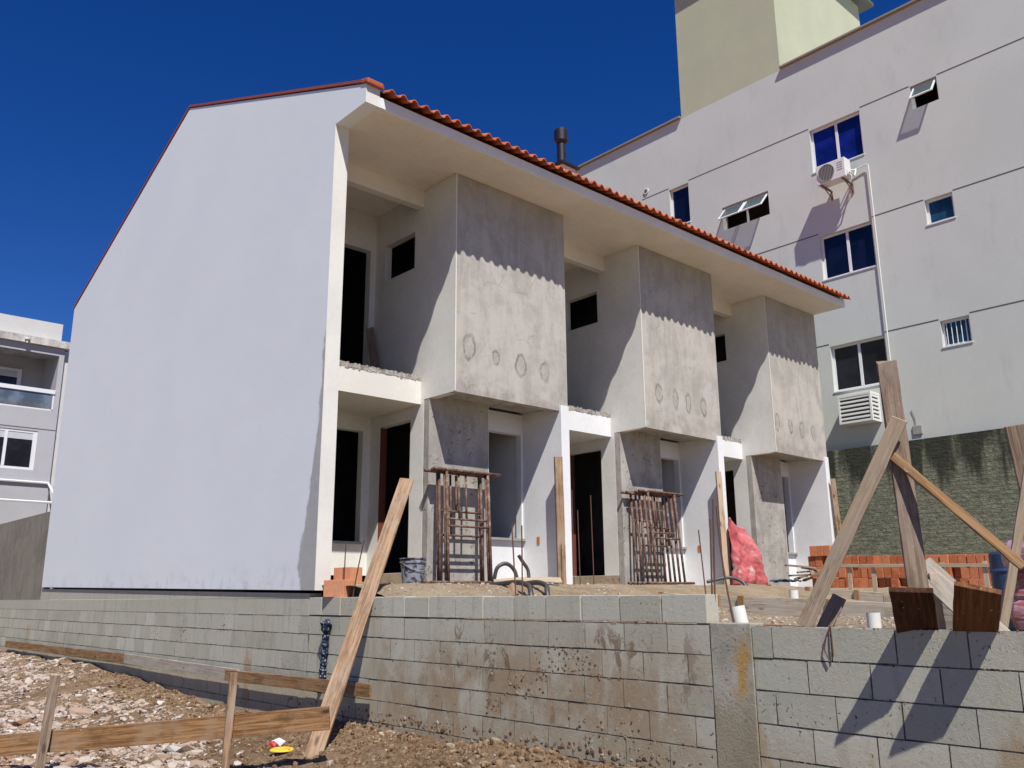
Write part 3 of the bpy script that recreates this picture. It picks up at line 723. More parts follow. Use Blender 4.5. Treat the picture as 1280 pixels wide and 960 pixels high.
def sash(parent, y0, y1, z0, z1, xf, gl, mid=False, w_=.05, name='window_frame'):
    mb = MB(); x0, x1 = xf, xf+.05
    mb.box(x0, x1, y0, y0+w_, z0, z1); mb.box(x0, x1, y1-w_, y1, z0, z1); mb.box(x0, x1, y0+w_, y1-w_, z0, z0+w_); mb.box(x0, x1, y0+w_, y1-w_, z1-w_, z1)
    if mid: c = (y0+y1)/2; mb.box(x0-.004, x1, c-.032, c+.032, z0+w_, z1-w_)
    f = mb.build(name, M['alu'], parent)
    cs = [(y0+w_, (y0+y1)/2-.032), ((y0+y1)/2+.032, y1-w_)] if mid else [(y0+w_, y1-w_)]
    for a, b in cs:
        mb = MB(); mb.box(x0+.02, x0+.03, a, b, z0+w_, z1-w_); mb.build('pane', M[gl], f)
    return f
for k, (a, b, c, d, kind, gl) in wins.items():
    xf = AX+.09
    if kind in ('slide', 'one', 'bars'):
        f = sash(A, a, b, c, d, xf, gl, kind == 'slide')
        mb = MB(); mb.box(AX-.02, AX+.09, a-.02, b+.02, c-.03, c-.002); mb.build('sill', M['alu'], f)
        if kind == 'bars':
            mb = MB()
            for q in range(5): yq = a+.1+(b-a-.2)*q/4; mb.tube([(AX+.06, yq, c+.02), (AX+.06, yq, d-.02)], .009, 6)
            mb.build('security_bars', M['alu'], f)
    else:
        mb = MB(); mb.box(xf, xf+.05, a, a+.04, c, d); mb.box(xf, xf+.05, b-.04, b, c, d); mb.box(xf, xf+.05, a+.04, b-.04, c, c+.04); mb.box(xf, xf+.05, a+.04, b-.04, d-.04, d)
        n = 2 if kind == 'awn2' else 1
        if n == 2: mb.box(xf, xf+.05, (a+b)/2-.02, (a+b)/2+.02, c+.04, d-.04)
        fr = mb.build('window_frame', M['alu'], A)
        for q in range(n):
            ya = a+.04+(b-a-.06)/n*q; yb = ya+(b-a-.06)/n-.03; h = d-c-.08
            th = math.radians(42 if n == 2 else 38); zt = d-.04
            def rp(t, off): return (xf-.01-math.sin(th)*t+math.cos(th)*off*-1, zt-math.cos(th)*t-math.sin(th)*off*-1)
            def slab(mb, y0, y1, t0, t1, o0, o1):
                p = [rp(t0, o0), rp(t1, o0), rp(t1, o1), rp(t0, o1)]
                n0 = len(mb.v); mb.v += [(x, y0, z) for x, z in p]+[(x, y1, z) for x, z in p]
                for f in ((0,1,2,3),(7,6,5,4),(0,4,5,1),(1,5,6,2),(2,6,7,3),(3,7,4,0)): mb.f.append(tuple(n0+i for i in f)); mb.t.append(.5); mb.m.append(0)
            mb = MB(); slab(mb, ya, ya+.035, 0, h, 0, .03); slab(mb, yb-.035, yb, 0, h, 0, .03); slab(mb, ya+.035, yb-.035, 0, .035, 0, .03); slab(mb, ya+.035, yb-.035, h-.035, h, 0, .03)
            ss = mb.build('open_sash', M['alu'], A)
            mb = MB(); slab(mb, ya+.035, yb-.035, .035, h-.035, .012, .018); mb.build('pane', M['glassclear'], ss)
# vent and outlet box on the wall
mb = MB(); mb.tube([(AX-.03, 14.9, 11.66), (AX+.05, 14.9, 11.66)], .09, 20); v_ = mb.build('vent_cover', M['pvc'], A)
mb = MB(); mb.tube([(AX-.035, 14.9, 11.66), (AX-.028, 14.9, 11.66)], .055, 16); mb.build('vent_hole', M['acdark'], v_)
mb = MB(); mb.box(AX-.03, AX+.02, 7.74, 7.94, 3.33, 3.53); mb.build('outlet_box', M['sill'], A, bevel=.01)
mb = MB(); mb.tube([(AX-.02, 7.86, 3.50), (AX-.015, 7.87, 3.7), (AX-.012, 7.93, 3.88)], .006, 6); mb.build('loose_cable', M['acdark'], A)

# drain pipe from the air conditioner
mb = MB(); mb.tube([(18.72, 8.62, 9.80), (18.93, 8.55, 9.86), (18.94, 8.28, 9.90), (18.94, 8.235, 9.86), (18.94, 8.235, 3.1)], .016, 10)
tag(mb.build('drain_pipe', M['pvc'], smooth=False), 'thin white pipe running down the grey apartment wall from the outdoor unit', 'pipe')
def ac_split():
    t = empty('air_conditioner', (18.7, 8.95, 9.55), 'white outdoor air conditioner unit with round fan grille on brackets under the bright blue window', 'air conditioner', 'air conditioners on the apartment wall')
    x0, x1, y0, y1, z0, z1 = 18.47, 18.77, 8.58, 9.31, 9.57, 10.06
    mb = MB(); mb.box(x0, x1, y0, y1, z0, z1); mb.build('casing', M['acwhite'], t, bevel=.012)
    cy_, cz_ = y1-.26, (z0+z1)/2
    mb = MB(); mb.lathe([(0, 0), (.205, 0), (.205, .006)], 28)
    o = mb.v; mb.v = [(x0-.004-p[2], cy_+p[0], cz_+p[1]) for p in o]; mb.build('fan_opening', M['acdark'], t)
    mb = MB()
    for k in range(11):
        yy_ = cy_-.19+.038*k; hh = math.sqrt(max(0, .205**2-(yy_-cy_)**2)); mb.box(x0-.017, x0-.011, yy_-.006, yy_+.006, cz_-hh, cz_+hh)
    for rr in (.205,): mb.tube([(x0-.014, cy_+rr*math.cos(a), cz_+rr*math.sin(a)) for a in [i*2*math.pi/32 for i in range(33)]], .008, 6)
    mb.build('fan_grille', M['sill'], t)
    mb = MB()
    for k in range(4): mb.box(x0-.004, x0+.001, y0+.06, y0+.2, z0+.2+.06*k, z0+.212+.06*k)
    mb.build('vent_slots', M['acdark'], t)
    mb = MB(); mb.box(x0+.05, x1-.05, y0-.03, y0, z0+.05, z0+.16); mb.tube([(x0+.1, y0-.03, z0+.1), (x0+.1, y0-.07, z0+.1)], .02, 8); mb.build('valve_cover', M['acwhite'], t)
    for yb_ in (y0+.08, y1-.12):
        mb = MB(); mb.box(x0+.02, AX-.002, yb_, yb_+.04, z0-.045, z0-.005); mb.tube([(x0+.1, yb_+.02, z0-.03), (AX-.02, yb_+.02, z0-.2)], .014, 6); mb.box(AX-.03, AX-.002, yb_, yb_+.04, z0-.25, z0-.045)
        mb.build('bracket', M['bracket'], t)
    mb = MB(); mb.tube([(18.62, y0-.05, z0+.12), (18.70, y0-.10, z0+.02), (18.8, y0-.1, z0+.2), (18.93, y0-.03, z0+.3)], .02, 8); mb.build('hose', M['pvc'], t)
ac_split()
def ac_window():
    t = empty('air_conditioner', (18.75, 9.0, 3.7), 'white louvred air conditioner box projecting below the lowest window behind the tall plank', 'air conditioner', 'air conditioners on the apartment wall')
    x0, x1, y0, y1, z0, z1 = 18.58, 18.998, 8.60, 9.39, 3.72, 4.38
    mb = MB(); mb.box(x0+.04, x1, y0+.03, y1-.03, z0+.02, z1-.02); mb.build('casing', M['acdark'], t)
    mb = MB(); mb.box(x0, x1, y0, y1, z1-.06, z1); mb.box(x0, x1, y0, y1, z0, z0+.05)
    for y_ in (y0, y1-.05): mb.box(x0, x0+.05, y_, y_+.05, z0+.05, z1-.06); mb.box(x1-.06, x1, y_, y_+.05, z0+.05, z1-.06)
    mb.build('frame', M['acwhite'], t, bevel=.004)
    mb = MB(); n = 6
    for k in range(n):
        z = z0+.09+(z1-z0-.2)*k/(n-1)
        mb.prism([(x0+.005, z), (x0+.035, z+.045), (x0+.035, z+.055), (x0+.005, z+.035)], y0+.05, y1-.05, 'Y')
        for (ya, yb) in ((y0+.004, y0+.03), (y1-.03, y1-.004)): mb.box(x0+.06, x1-.07, ya, yb, z, z+.045)
    mb.build('louvres', M['acwhite'], t)
ac_window()
# blue sky reflection of the bright window is painted into the pane colour

# ------------------------------------------------------------------ olive boundary wall
bw = wall('X', 18.72, 18.86, -8, 19.0, -.3, 3.18).build('boundary_wall', M['olive'])
tag(bw, 'mossy olive green rock-faced boundary wall with black stains on top, in front of the apartment block', 'wall')

# ------------------------------------------------------------------ left background
mb = MB(); mb.box(5.135, 5.30, 19.965, 27.9, -.011, 1.78); o = mb.build('garden_wall', M['darkwall'])
tag(o, 'streaky brown-grey rendered wall left of the white gable, standing on the block wall', 'wall')
LY = 28.0
B = empty('apartment_building', (5, LY, -1), 'light grey apartment house with glazed balcony and white windows, left behind the gable', 'building')
wall('Y', LY, LY+.25, -4, 7.09, -1, 7.38, [(-.5, 6.95, 5.45, 7.15), (4.3, 6.62, 3.65, 4.80)]).build('wall', M['aptL'], B)
mb = MB(); mb.box(-4, 7.05, LY+1.7, LY+1.95, 5.2, 7.38); mb.build('balcony_back_wall', M['aptL'], B)
mb = MB(); mb.box(6.95, 7.09, LY+.26, LY+1.7, 5.45, 7.38); mb.box(-4, 7.09, LY+.255, LY+1.7, 5.2, 5.44); mb.build('balcony_walls', M['aptL'], B)
mb = MB(); mb.box(-4, 7.22, LY-.12, LY+9, 7.385, 7.60); mb.build('roof_slab', M['stain'], B)
mb = MB(); mb.box(-4, 6.97, LY+.08, LY+.3, 7.605, 8.17); mb.box(6.75, 6.97, LY+.3, LY+9, 7.605, 8.17); mb.build('parapet', M['aptLlight'], B)
mb = MB(); mb.box(-4, 9.5, LY+2.0, LY+9, -1, 7.38); mb.build('rear_body', M['aptL'], B)
mb = MB(); mb.box(7.095, 9.5, LY+.12, LY+2.0, -1, 7.33); mb.build('side_body', M['aptLlight'], B)
f = MB(); f.box(-.5, 6.95, LY-.03, LY+.02, 5.96, 6.08); f.box(-.5, 6.95, LY-.0, LY+.03, 5.45, 5.49)
for x_ in (1.0, 3.1, 5.2, 6.9): f.box(x_, x_+.045, LY, LY+.04, 5.46, 5.96)
f = f.build('balcony_rail', M['alu'], B)
for a, b in ((1.0, 3.07), (3.15, 5.17), (5.25, 6.88)):
    mb = MB(); mb.box(a, b, LY+.005, LY+.015, 5.5, 5.95); mb.build('pane', M['glasspale'], f)
mb = MB()
for a in (.6, 2.85, 5.1): mb.box(a, a+.02, LY+.06, LY+.09, 6.1, 7.14)
mb.box(-.4, 6.9, LY+.06, LY+.09, 7.10, 7.145); mb.build('balcony_glazing_frame', M['sill'], B)
def win_y(parent, a, b, c, d, y, gl, blind=True):
    mb = MB(); w_ = .07
    mb.box(a, a+w_, y, y+.06, c, d); mb.box(b-w_*1.6, b, y, y+.06, c, d); mb.box(a+w_, b-w_*1.6, y, y+.06, c, c+w_); mb.box(a+w_, b-w_*1.6, y, y+.06, d-w_, d)
    m_ = (a+b)/2; mb.box(m_-.04, m_+.04, y-.005, y+.06, c+w_, d-w_); fr = mb.build('window_frame', M['alu'], parent)
    for p, q in ((a+w_, m_-.04), (m_+.04, b-w_*1.6)):
        mb = MB(); mb.box(p, q, y+.02, y+.03, c+w_, d-w_); pn = mb.build('pane', M[gl], fr)
        if blind: mb = MB(); mb.box(p, q, y+.012, y+.018, d-w_-.2, d-w_); mb.build('blind', M['blind'], fr)
win_y(B, 5.0, 6.62, 3.65, 4.80, LY+.02, 'glassspeck'); win_y(B, 4.3, 4.98, 3.65, 4.80, LY+.02, 'glassspeck')
win_y(B, 4.2, 6.35, 5.46, 6.95, LY+1.62, 'glassspeck')
mb = MB(); mb.box(-4, 7.1, LY-.004, LY+.01, 4.86, 4.885); mb.build('joint_line', M['joint'], B)
mb = MB(); mb.box(5.1, 5.2, LY-.25, LY-.05, 7.62, 7.66); mb.tube([(6.0, LY-.16, 7.45), (6.0, LY-.16, 7.36)], .03, 8); mb.tube([(6.0, LY-.16, 7.50), (6.0, LY-.16, 7.46)], .07, 12); mb.build('camera_housing', M['acwhite'], B)
# glazed canopy on the wall
cn = empty('glass_canopy', (6, LY-1, 2.4), 'white framed sloping glass canopy at the foot of the far grey apartment house', 'canopy')
yA, zA, yB, zB = LY-.02, 3.30, LY-1.3, 2.62
for x_ in (2.2, 3.9, 5.55, 7.05):
    mb = MB(); mb.tube([(x_, yA, zA), (x_, yB, zB)], .03, 6); mb.tube([(x_, yB, zB), (x_, yB, 1.75)], .025, 6); mb.build('rafter', M['alu'], cn)
mb = MB(); mb.tube([(2.2, yA-.03, zA), (7.05, yA-.03, zA)], .035, 6); mb.tube([(2.2, yB, zB), (7.05, yB, zB)], .035, 6); mb.build('rail', M['alu'], cn)
for a, b in ((2.25, 3.85), (3.95, 5.5)):
    mb = MB(); mb.prism([(yA-.04, zA-.005), (yB, zB-.005), (yB, zB+.003), (yA-.04, zA+.003)], a, b, 'X'); mb.build('pane', M['glasspale'], cn)

# ------------------------------------------------------------------ boards
def board(name, A_, B_, width, thick, mat, label=None, cat='plank', face=(-1, 0, 0), group=None, parent=None, ragged=0, seg=14, wob=.004):
    """plank from A_ to B_ (centre line), broad side turned towards `face`"""
    A_, B_ = Vector(A_), Vector(B_); X = (B_-A_); L = X.length; X.normalize()
    Z = Vector(face); Z = (Z - X*Z.dot(X)).normalized(); Y = Z.cross(X)
    mb = MB(); n = seg
    for i in range(n+1):
        x = L*i/n; j = [R.uniform(-wob, wob) for _ in range(4)]; bow = math.sin(math.pi*i/n)*wob*1.5
        for (sy, sz, q) in ((-1, -1, 0), (1, -1, 1), (1, 1, 2), (-1, 1, 3)):
            xx = x + (R.uniform(-ragged, ragged) if ragged and i == n else 0)
            mb.v.append((xx, sy*width/2+j[q]*.6, sz*thick/2+bow))
    for i in range(n):
        for q in range(4):
            a = i*4+q; b = i*4+(q+1) % 4; mb.f.append((a, b, b+4, a+4)[::-1]); mb.t.append(.5); mb.m.append(0)
    mb.f.append((0, 1, 2, 3)[::-1]); mb.f.append(tuple(n*4+q for q in (0, 1, 2, 3))); mb.t += [.5, .5]; mb.m += [0, 0]
    o = mb.build(name, mat, None, bevel=.003, fix=True)
    mw = Matrix(((X.x, Y.x, Z.x, A_.x), (X.y, Y.y, Z.y, A_.y), (X.z, Y.z, Z.z, A_.z), (0, 0, 0, 1)))
    if parent:
        o.parent = parent; o.matrix_parent_inverse = Matrix.Translation(-parent.location)
    o.matrix_basis = mw
    if label: tag(o, label, cat, group)
    return o
# leaning plank on the block wall
Fp = Vector((4.26, 7.38, -1.43)); Cp = Vector((5.105, 7.86, .0)); D = Cp-Fp
board('plank', Fp-D*.03, Fp+D*1.93, .165, .028, M['wood'], 'long weathered plank leaning from the dirt over the top of the block wall', 'plank', face=(-.85, -.75, .35), wob=.005)
# boards lying along the wall
board('plank', (5.06, 21.9, -.93), (5.06, 14.6, -.905+.0), .135, .025, M['woodorange'], 'orange brown board along the foot of the block wall, farthest left', 'plank', face=(-1, 0, 0), group='boards along the block wall')
board('plank', (5.055, 14.58, -.905), (5.055, 10.6, -.93), .15, .025, M['woodgrey'], 'grey cement-stained board between the two brown boards on the block wall', 'plank', face=(-1, 0, 0), group='boards along the block wall')
board('plank', (5.05, 10.95, -.94), (5.05, 7.66, -.90), .13, .028, M['woodorange'], 'brown board on the block wall whose end passes behind the leaning plank', 'plank', face=(-1, 0, 0), group='boards along the block wall')
# stake fence in the dirt
board('stake', (2.52, 9.2, -1.6), (2.57, 9.18, -.69), .085, .05, M['wooddark'], 'dark wooden stake in the rubble at the left edge', 'stake', face=(-.3, -1, 0), group='stakes holding the low rail')
board('stake', (3.56, 7.62, -1.6), (3.59, 7.62, -.64), .065, .05, M['wood'], 'slim pale-topped wooden stake in the middle of the low rail', 'stake', face=(-.3, -1, 0), group='stakes holding the low rail')
d_ = Vector((3.6, 7.71, 0))-Vector((2.57, 9.27, 0)); d_.normalize()
board('plank', Vector((2.60, 9.26, -1.345))-d_*2.6-Vector((0, 0, .19)), Vector((3.62, 7.70, -1.13))+d_*.95+Vector((0, 0, .13)), .19, .03, M['woodorange'], 'low brown rail board nailed behind the two stakes on the rubble', 'plank', face=(-.83, -.55, 0))

# posts and braces on the right
board('post', (5.33, 2.30, -.32), (5.30, 2.33, 1.40), .115, .035, M['wooddark'], 'tall rough upright plank with broken top standing behind the block wall', 'post', face=(-1, -.75, 0), ragged=.05)
board('brace', (5.215, 3.0, -.20), (5.235, 2.26, 1.03), .092, .026, M['woodlight'], 'wide pale pine brace sloping down left from the tall upright plank', 'brace', face=(-1, -.5, .1))
board('brace', (5.27, 2.39, .86), (5.27, 1.70, .13), .05, .03, M['woodorange'], 'narrow orange brace sloping down right from the tall upright plank', 'brace', face=(-1, -.6, .1))
board('plank', Vector((5.13, 2.25, -.175))*2-Vector((4.885, 2.155, .015)), (4.885, 2.155, .015), .22, .028, M['woodshaded'], 'shade-darkened plank end jutting over the block wall at the foot of the tall upright', 'plank', face=Vector((-.245, -.095, .2)).cross(Vector((-.09, .17, .03))), ragged=.012)
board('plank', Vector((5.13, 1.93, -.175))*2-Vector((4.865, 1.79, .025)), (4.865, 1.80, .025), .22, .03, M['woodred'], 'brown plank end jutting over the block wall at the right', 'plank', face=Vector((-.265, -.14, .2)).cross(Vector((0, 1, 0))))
board('plank', (5.72, 2.44, .17), (5.44, 1.93, -.26), .15, .03, M['woodgrey'], 'grey plank sloping from the stake down behind the brown jutting plank end', 'plank', face=(-1, -.35, .25))
board('stake', (5.66, 2.33, -.35), (5.66, 2.35, .12), .045, .03, M['woodlight'], 'short pale stake under the grey sloping plank', 'stake', face=(-1, -.8, 0))
board('post', (6.35, 1.85, -.3), (6.0, 1.83, 1.03), .2, .03, M['wooddark'], 'broad old plank standing upright at the right edge', 'post', face=(-1, -.7, 0))
board('brace', (5.62, 2.0, -.3), (5.6, 1.66, .86), .05, .03, M['woodlight'], 'thin pale brace leaning on the broad plank at the right edge', 'brace', face=(-1, -.6, 0))
board('brace', (5.42, 3.05, -.33), (5.55, 2.92, -.02), .09, .03, M['wooddark'], 'small dark stub of board behind the foot of the wide pale brace', 'brace', face=(-1, -.4, 0))
# planks standing at the house fronts
board('post', (8.95, 8.83, .12), (8.93, 8.84, 1.96), .12, .05, M['wood'], 'brown plank standing against the first white party wall', 'post', face=(-.5, -1, 0), group='planks standing at the house fronts')
board('post', (12.93, 8.82, .05), (12.93, 8.85, 2.1), .10, .04, M['woodlight'], 'pale thin plank standing beside the red tarpaulin', 'post', face=(-.5, -1, 0), group='planks standing at the house fronts')
board('post', (17.0, 8.78, .1), (16.93, 8.82, 2.3), .10, .05, M['wood'], 'brown plank standing at the far right corner of the row of houses', 'post', face=(-1, -.6, 0), group='planks standing at the house fronts')
board('plank', (6.93, 10.60, 3.03), (6.98, 10.90, 4.0), .12, .03, M['wooddark'], 'dark plank leaning in the upstairs doorway of the nearest house', 'plank', face=(-1, -.6, 0))

board('wood_scrap', (6.05, 6.62, .0), (6.10, 6.75, .11), .07, .03, M['wood'], 'small board offcut standing on the soil in front of the nearest scaffold stack', 'wood scrap', face=(-1, -.6, .2), seg=3)
# formwork beams running from the party walls into the yard
def formwork(X_, pts, hgt, label, stakes, sh):
    t = empty('formwork', (X_, pts[0][0], 0), label, 'formwork', 'timber shuttering of the yard footings')
    for (ya, za), (yb, zb) in zip(pts[:-1], pts[1:]):
        board('side_board', (X_, ya-.004, za-hgt/2), (X_, yb+.004, zb-hgt/2), hgt, .025, M['formboard'], parent=t)
        board('side_board', (X_+.17, ya-.004, za-hgt/2-.01), (X_+.17, yb+.004, zb-hgt/2-.01), hgt, .025, M['formboard'], parent=t)
        mb = MB(); mb.prism([(ya, za-hgt), (yb, zb-hgt), (yb, zb-.03), (ya, za-.03)], X_+.016, X_+.154, 'X'); mb.build('concrete', M['roughcem'], t)
    for ys_ in stakes:
        for (ya, za), (yb, zb) in zip(pts[:-1], pts[1:]):
            if yb <= ys_ <= ya: zz = za+(zb-za)*(ys_-ya)/(yb-ya)
        board('stake', (X_-.03, ys_, zz-.5), (X_-.03, ys_, zz+sh), .075, .035, M['woodorange'], parent=t)
formwork(9.12, [(8.85, .15), (6.8, .0), (5.2, -.055), (3.6, -.12), (1.6, -.17)], .26, 'long low timber shuttering crossing the yard from the first party wall', (8.45, 7.7, 7.2, 6.35, 6.02, 4.9, 3.5, 2.4), .01)
formwork(13.1, [(8.8, .19), (6.2, .01), (3.4, -.02)], .2, 'low timber shuttering in front of the red brick stack', (8.1, 7.4, 6.6, 5.6, 4.6), .015)
# small rail on stakes in front of the bricks
t = empty('stake_rail', (13.6, 6.3, 0), 'light rail nailed across short stakes right in front of the red bricks', 'fence')
board('rail', (13.58, 7.25, .44), (13.58, 4.5, .37), .05, .025, M['woodlight'], parent=t)
for y_ in (6.95, 6.55, 5.5, 4.9): board('stake', (13.61, y_, -.3), (13.61, y_, .44), .07, .025, M['woodlight'], parent=t)
# board across behind the jutting plank ends
board('plank', (6.6, 2.95, -.15), (6.5, 2.0, -.20), .2, .03, M['woodgrey'], 'grey board on edge behind the jutting plank ends', 'plank', face=(-1, 0, 0))
board('plank', (5.55, 4.05, -.215), (5.55, 3.05, -.225), .06, .02, M['woodorange'], 'narrow plank lying flat behind the block wall near the leaning pipe', 'plank', face=(0, 0, 1))

# ------------------------------------------------------------------ bricks
mbk = MB(); mbk.box(-.145, .145, -.066, .066, 0, .19)
for z_ in (.06, .13):
    for y_ in (-.033, .033): pass
proto = mbk.build('clay_brick', M['brick'], None, bevel=.004)
COL.objects.unlink(proto)
def put_brick(x, y, z, rz, label):
    c = proto.copy(); COL.objects.link(c); c.location = (x, y, z); c.rotation_euler = (0, 0, rz)
    tag(c, label, 'brick', 'red clay bricks stacked in the yard'); return c
BX = 15.5; zb = .10
def pos_words(k):
    n = ['first', 'second', 'third', 'fourth', 'fifth', 'sixth', 'seventh', 'eighth', 'ninth', 'tenth', 'eleventh', 'twelfth', 'thirteenth']
    m_ = len(cols)
    return '%s from the left end' % n[k] if k < (m_+1)//2 else '%s from the right end' % n[m_-1-k]
rown = ['bottom', 'second', 'third', 'top']
cols = []; y = 8.58
while y > 5.0: cols.append(y); y -= R.uniform(.137, .148)
for r in range(3):
    for k, y in enumerate(cols):
        if r == 2 and k in (2, 9): continue
        if r == 1 and k in (13, 14, 18): dx = .12
        elif r == 0 and R.random() < .3: dx = .1
        else: dx = R.uniform(-.02, .02)
        seg = 'left end' if k < 4 else ('left half' if k < 12 else ('right half' if k < 20 else 'right end'))
        put_brick(BX+dx+.01*r, y-(.02 if r % 2 else 0)-.003, zb+.197*r - .0035*k, R.uniform(-.03, .03),
                  'red brick, %s row, %s of the yard stack' % (rown[r], pos_words(k)))
for k, y in enumerate((8.52, 8.38, 8.24)):
    c = put_brick(BX-.02, y, zb+.197*3-.01, R.uniform(-.05, .05), ('left', 'middle', 'right')[k]+' one of the three bricks on top of the yard stack left end')
mb = MB(); mb.box(BX-.14, BX+.6, 4.98, 8.62, -.1, .02); 
# two bricks at the house corner
for (x, y, z, rz, lab) in ((5.20, 8.58, .0, .12, 'pale orange hollow brick standing on the block wall at the foot of the gable corner'),
                           (5.36, 8.66, .14, -.05, 'pale orange hollow brick behind and above the one on the block wall edge')):
    c = proto.copy(); c.data = proto.data.copy(); c.data.materials.clear(); c.data.materials.append(M['brickpale'])
    COL.objects.link(c); c.location = (x, y, z); c.rotation_euler = (0, 0, math.pi/2+rz+.2); tag(c, lab, 'brick', 'pale bricks at the gable corner'); c.scale = (1, 1.3, .97)
mb = MB(); mb.box(5.29, 5.48, 8.5, 8.8, .0, .14); tag(mb.build('concrete_block', M['block'], bevel=.004), 'grey block under the upper pale orange brick at the gable corner', 'block')

# ------------------------------------------------------------------ scaffold frames
def frame_proto(x0, y0, z0, wd, ht, lean_x, lean_y, label, group, bw_=1.2, mid=.47, posts=(.38, .5)):
    t = empty('scaffold_frame', (x0+wd/2, y0, z0), label, 'scaffold frame', group)
    def P(u, v): return (x0+u+lean_x*v, y0+lean_y*v, z0+ht*v)
    r = .020
    for u in (0, wd): mb = MB(); mb.tube([P(u, .0), P(u, .5), P(u, .985)], r, 10); mb.build('leg', M['rust'], t, smooth=True)
    e = (bw_-wd)/2
    mb = MB(); mb.tube([P(-e+.02, 1), P(wd/2, 1), P(wd+e, 1)], .022, 10); mb.build('top_bar', M['rust'], t, smooth=True)
    mb = MB(); mb.tube([P(-e, .0), P(wd/2, .0), P(wd+e, .0)], .021, 10); mb.build('bottom_bar', M['rust'], t, smooth=True)
    mb = MB(); mb.tube([P(0, mid), P(wd, mid)], .015, 10); mb.build('middle_bar', M['rust'], t, smooth=True)
    for q in posts:
        mb = MB(); mb.tube([P(wd*q, mid), P(wd*q, .98)], .016, 8); mb.build('inner_post', M['rust'], t, smooth=True)
ORDN = ['front', 'second', 'third', 'fourth', 'rearmost']
for k in range(4):
    frame_proto(7.10-.018*k+(.0, .02, -.02, .01)[k], 9.05+.052*k, .175, .73, 1.49-(0, .01, .03, .02)[k], .10-.004*k, .19-.008*k, 'rusty H-shaped scaffold frame, %s of the stack leaning by the nearest bay' % ORDN[k],
                'rusty frames under the nearest bay', mid=(.49, .56, .64, .42)[k], posts=((), (.33, .5), (.4,), (.3,))[k])
for k in range(5):
    frame_proto(11.30-.055*k, 9.0+.055*k, .185, .71, 1.50-(0, .02, .05, .03, .04)[k], .14+.01*(k % 2), .24-.008*k, 'tilted rusty scaffold frame, %s of the stack leaning by the middle bay' % ORDN[k],
                'rusty frames under the middle bay', bw_=1.2, mid=(.48, .55, .62, .41, .69)[k], posts=((), (.3, .5), (.55,), (.35, .62), (.5,))[k])

# ------------------------------------------------------------------ bars of reinforcing steel
def rebar(a, b, label, bend=.0):
    a, b = Vector(a), Vector(b); pts = [a+(b-a)*k/8+Vector((0, bend*math.sin(math.pi*k/8), 0)) for k in range(9)]
    mb = MB(); mb.tube(pts, .0065, 8); tag(mb.build('rebar', M['rebar']), label, 'rebar', 'starter bars rising from the block wall')
rebar((5.2, 8.48, -.05), (5.2, 8.47, .57), 'upright rusty bar beside the two pale bricks')
rebar((5.2, 8.30, -.05), (5.2, 8.10, .60), 'rusty bar leaning right, left of the long plank', .01)
rebar((5.24, 5.73, -.05), (5.24, 5.78, .62), 'rusty bar left of the pair in front of the nearest niche')
rebar((5.24, 5.65, -.05), (5.24, 5.65, .60), 'rusty bar right of the pair in front of the nearest niche')
rebar((5.24, 3.71, -.22), (5.24, 3.68, .52), 'thin rusty bar just left of the tallest bar at the end of the top course')
rebar((5.24, 3.69, -.22), (5.24, 3.645, .66), 'tallest rusty bar at the end of the top course')
rebar((5.24, 3.53, -.22), (5.24, 3.62, .61), 'bent rusty bar crossing in front of the white pipe', .02)
rebar((7.2, 5.15, -.1), (7.2, 5.2, .62), 'short rusty bar in the yard before the brown wall box')
rebar((8.7, 8.35, .0), (8.7, 8.36, 1.42), 'thin steel bar right of the plank at the first party wall')
rebar((8.85, 8.38, .0), (8.85, 8.40, 1.15), 'shorter steel bar close to the plank at the first party wall')
rebar((8.95, 8.22, .0), (8.95, 8.24, 1.35), 'steel bar in front of the middle doorway')

# ------------------------------------------------------------------ pipes
def pvc(a, b, r, label):
    a, b = Vector(a), Vector(b); d = (b-a)
    mb = MB(); mb.tube([a, b], r, 24, cap=False); mb.tube([b, a+d*.02], r*.9, 24, cap=False)
    n = len(mb.v)//2; L_ = 24
    for k in range(L_):
        q = (k+1) % L_; mb.f.append((L_+k, L_+q, 2*L_+q, 2*L_+k)); mb.t.append(.5); mb.m.append(0)
    o = mb.build('pvc_pipe', M['pvc'], fix=True); tag(o, label, 'pipe', 'white pipe stubs in the yard')
pvc((5.48, 3.62, -.30), (5.47, 3.66, -.085), .055, 'white pipe stub leaning beside the bent rusty bar')
pvc((5.85, 2.85, -.36), (5.85, 2.85, -.125), .045, 'white pipe stub right of the wide pale brace')
pvc((9.9, 5.80, -.15), (9.9, 5.80, .045), .055, 'white pipe stub between the timber shutterings')
def corr(pts, r, label, name='corrugated_hose'):
    # dense resample
    P = [Vector(p) for p in pts]; out = []
    for i in range(len(P)-1):
        p0, p1, p2, p3 = P[max(i-1, 0)], P[i], P[i+1], P[min(i+2, len(P)-1)]
        for k in range(22):
            t = k/22; out.append(.5*((2*p1)+(p2-p0)*t+(2*p0-5*p1+4*p2-p3)*t*t+(3*p1-p0-3*p2+p3)*t**3))
    out.append(P[-1]); mb = MB(); mb.tube(out, r, 12, rf=lambda i: r*(1+.12*(1 if i % 2 else -1)))
    tag(mb.build(name, M['blackplastic'], smooth=True), label, 'hose', 'black corrugated hoses before the nearest niche')
corr([(7.78, 8.95, .16), (7.80, 8.9, .36), (7.92, 8.85, .42), (8.02, 8.8, .33), (8.06, 8.78, .17)], .026, 'black corrugated hose arching up beside the nearest scaffold stack')
corr([(7.62, 8.28, .50), (7.68, 8.27, .42), (7.75, 8.25, .32), (7.74, 8.22, .18)], .022, 'short black hose end pointing up above the pale sheet')
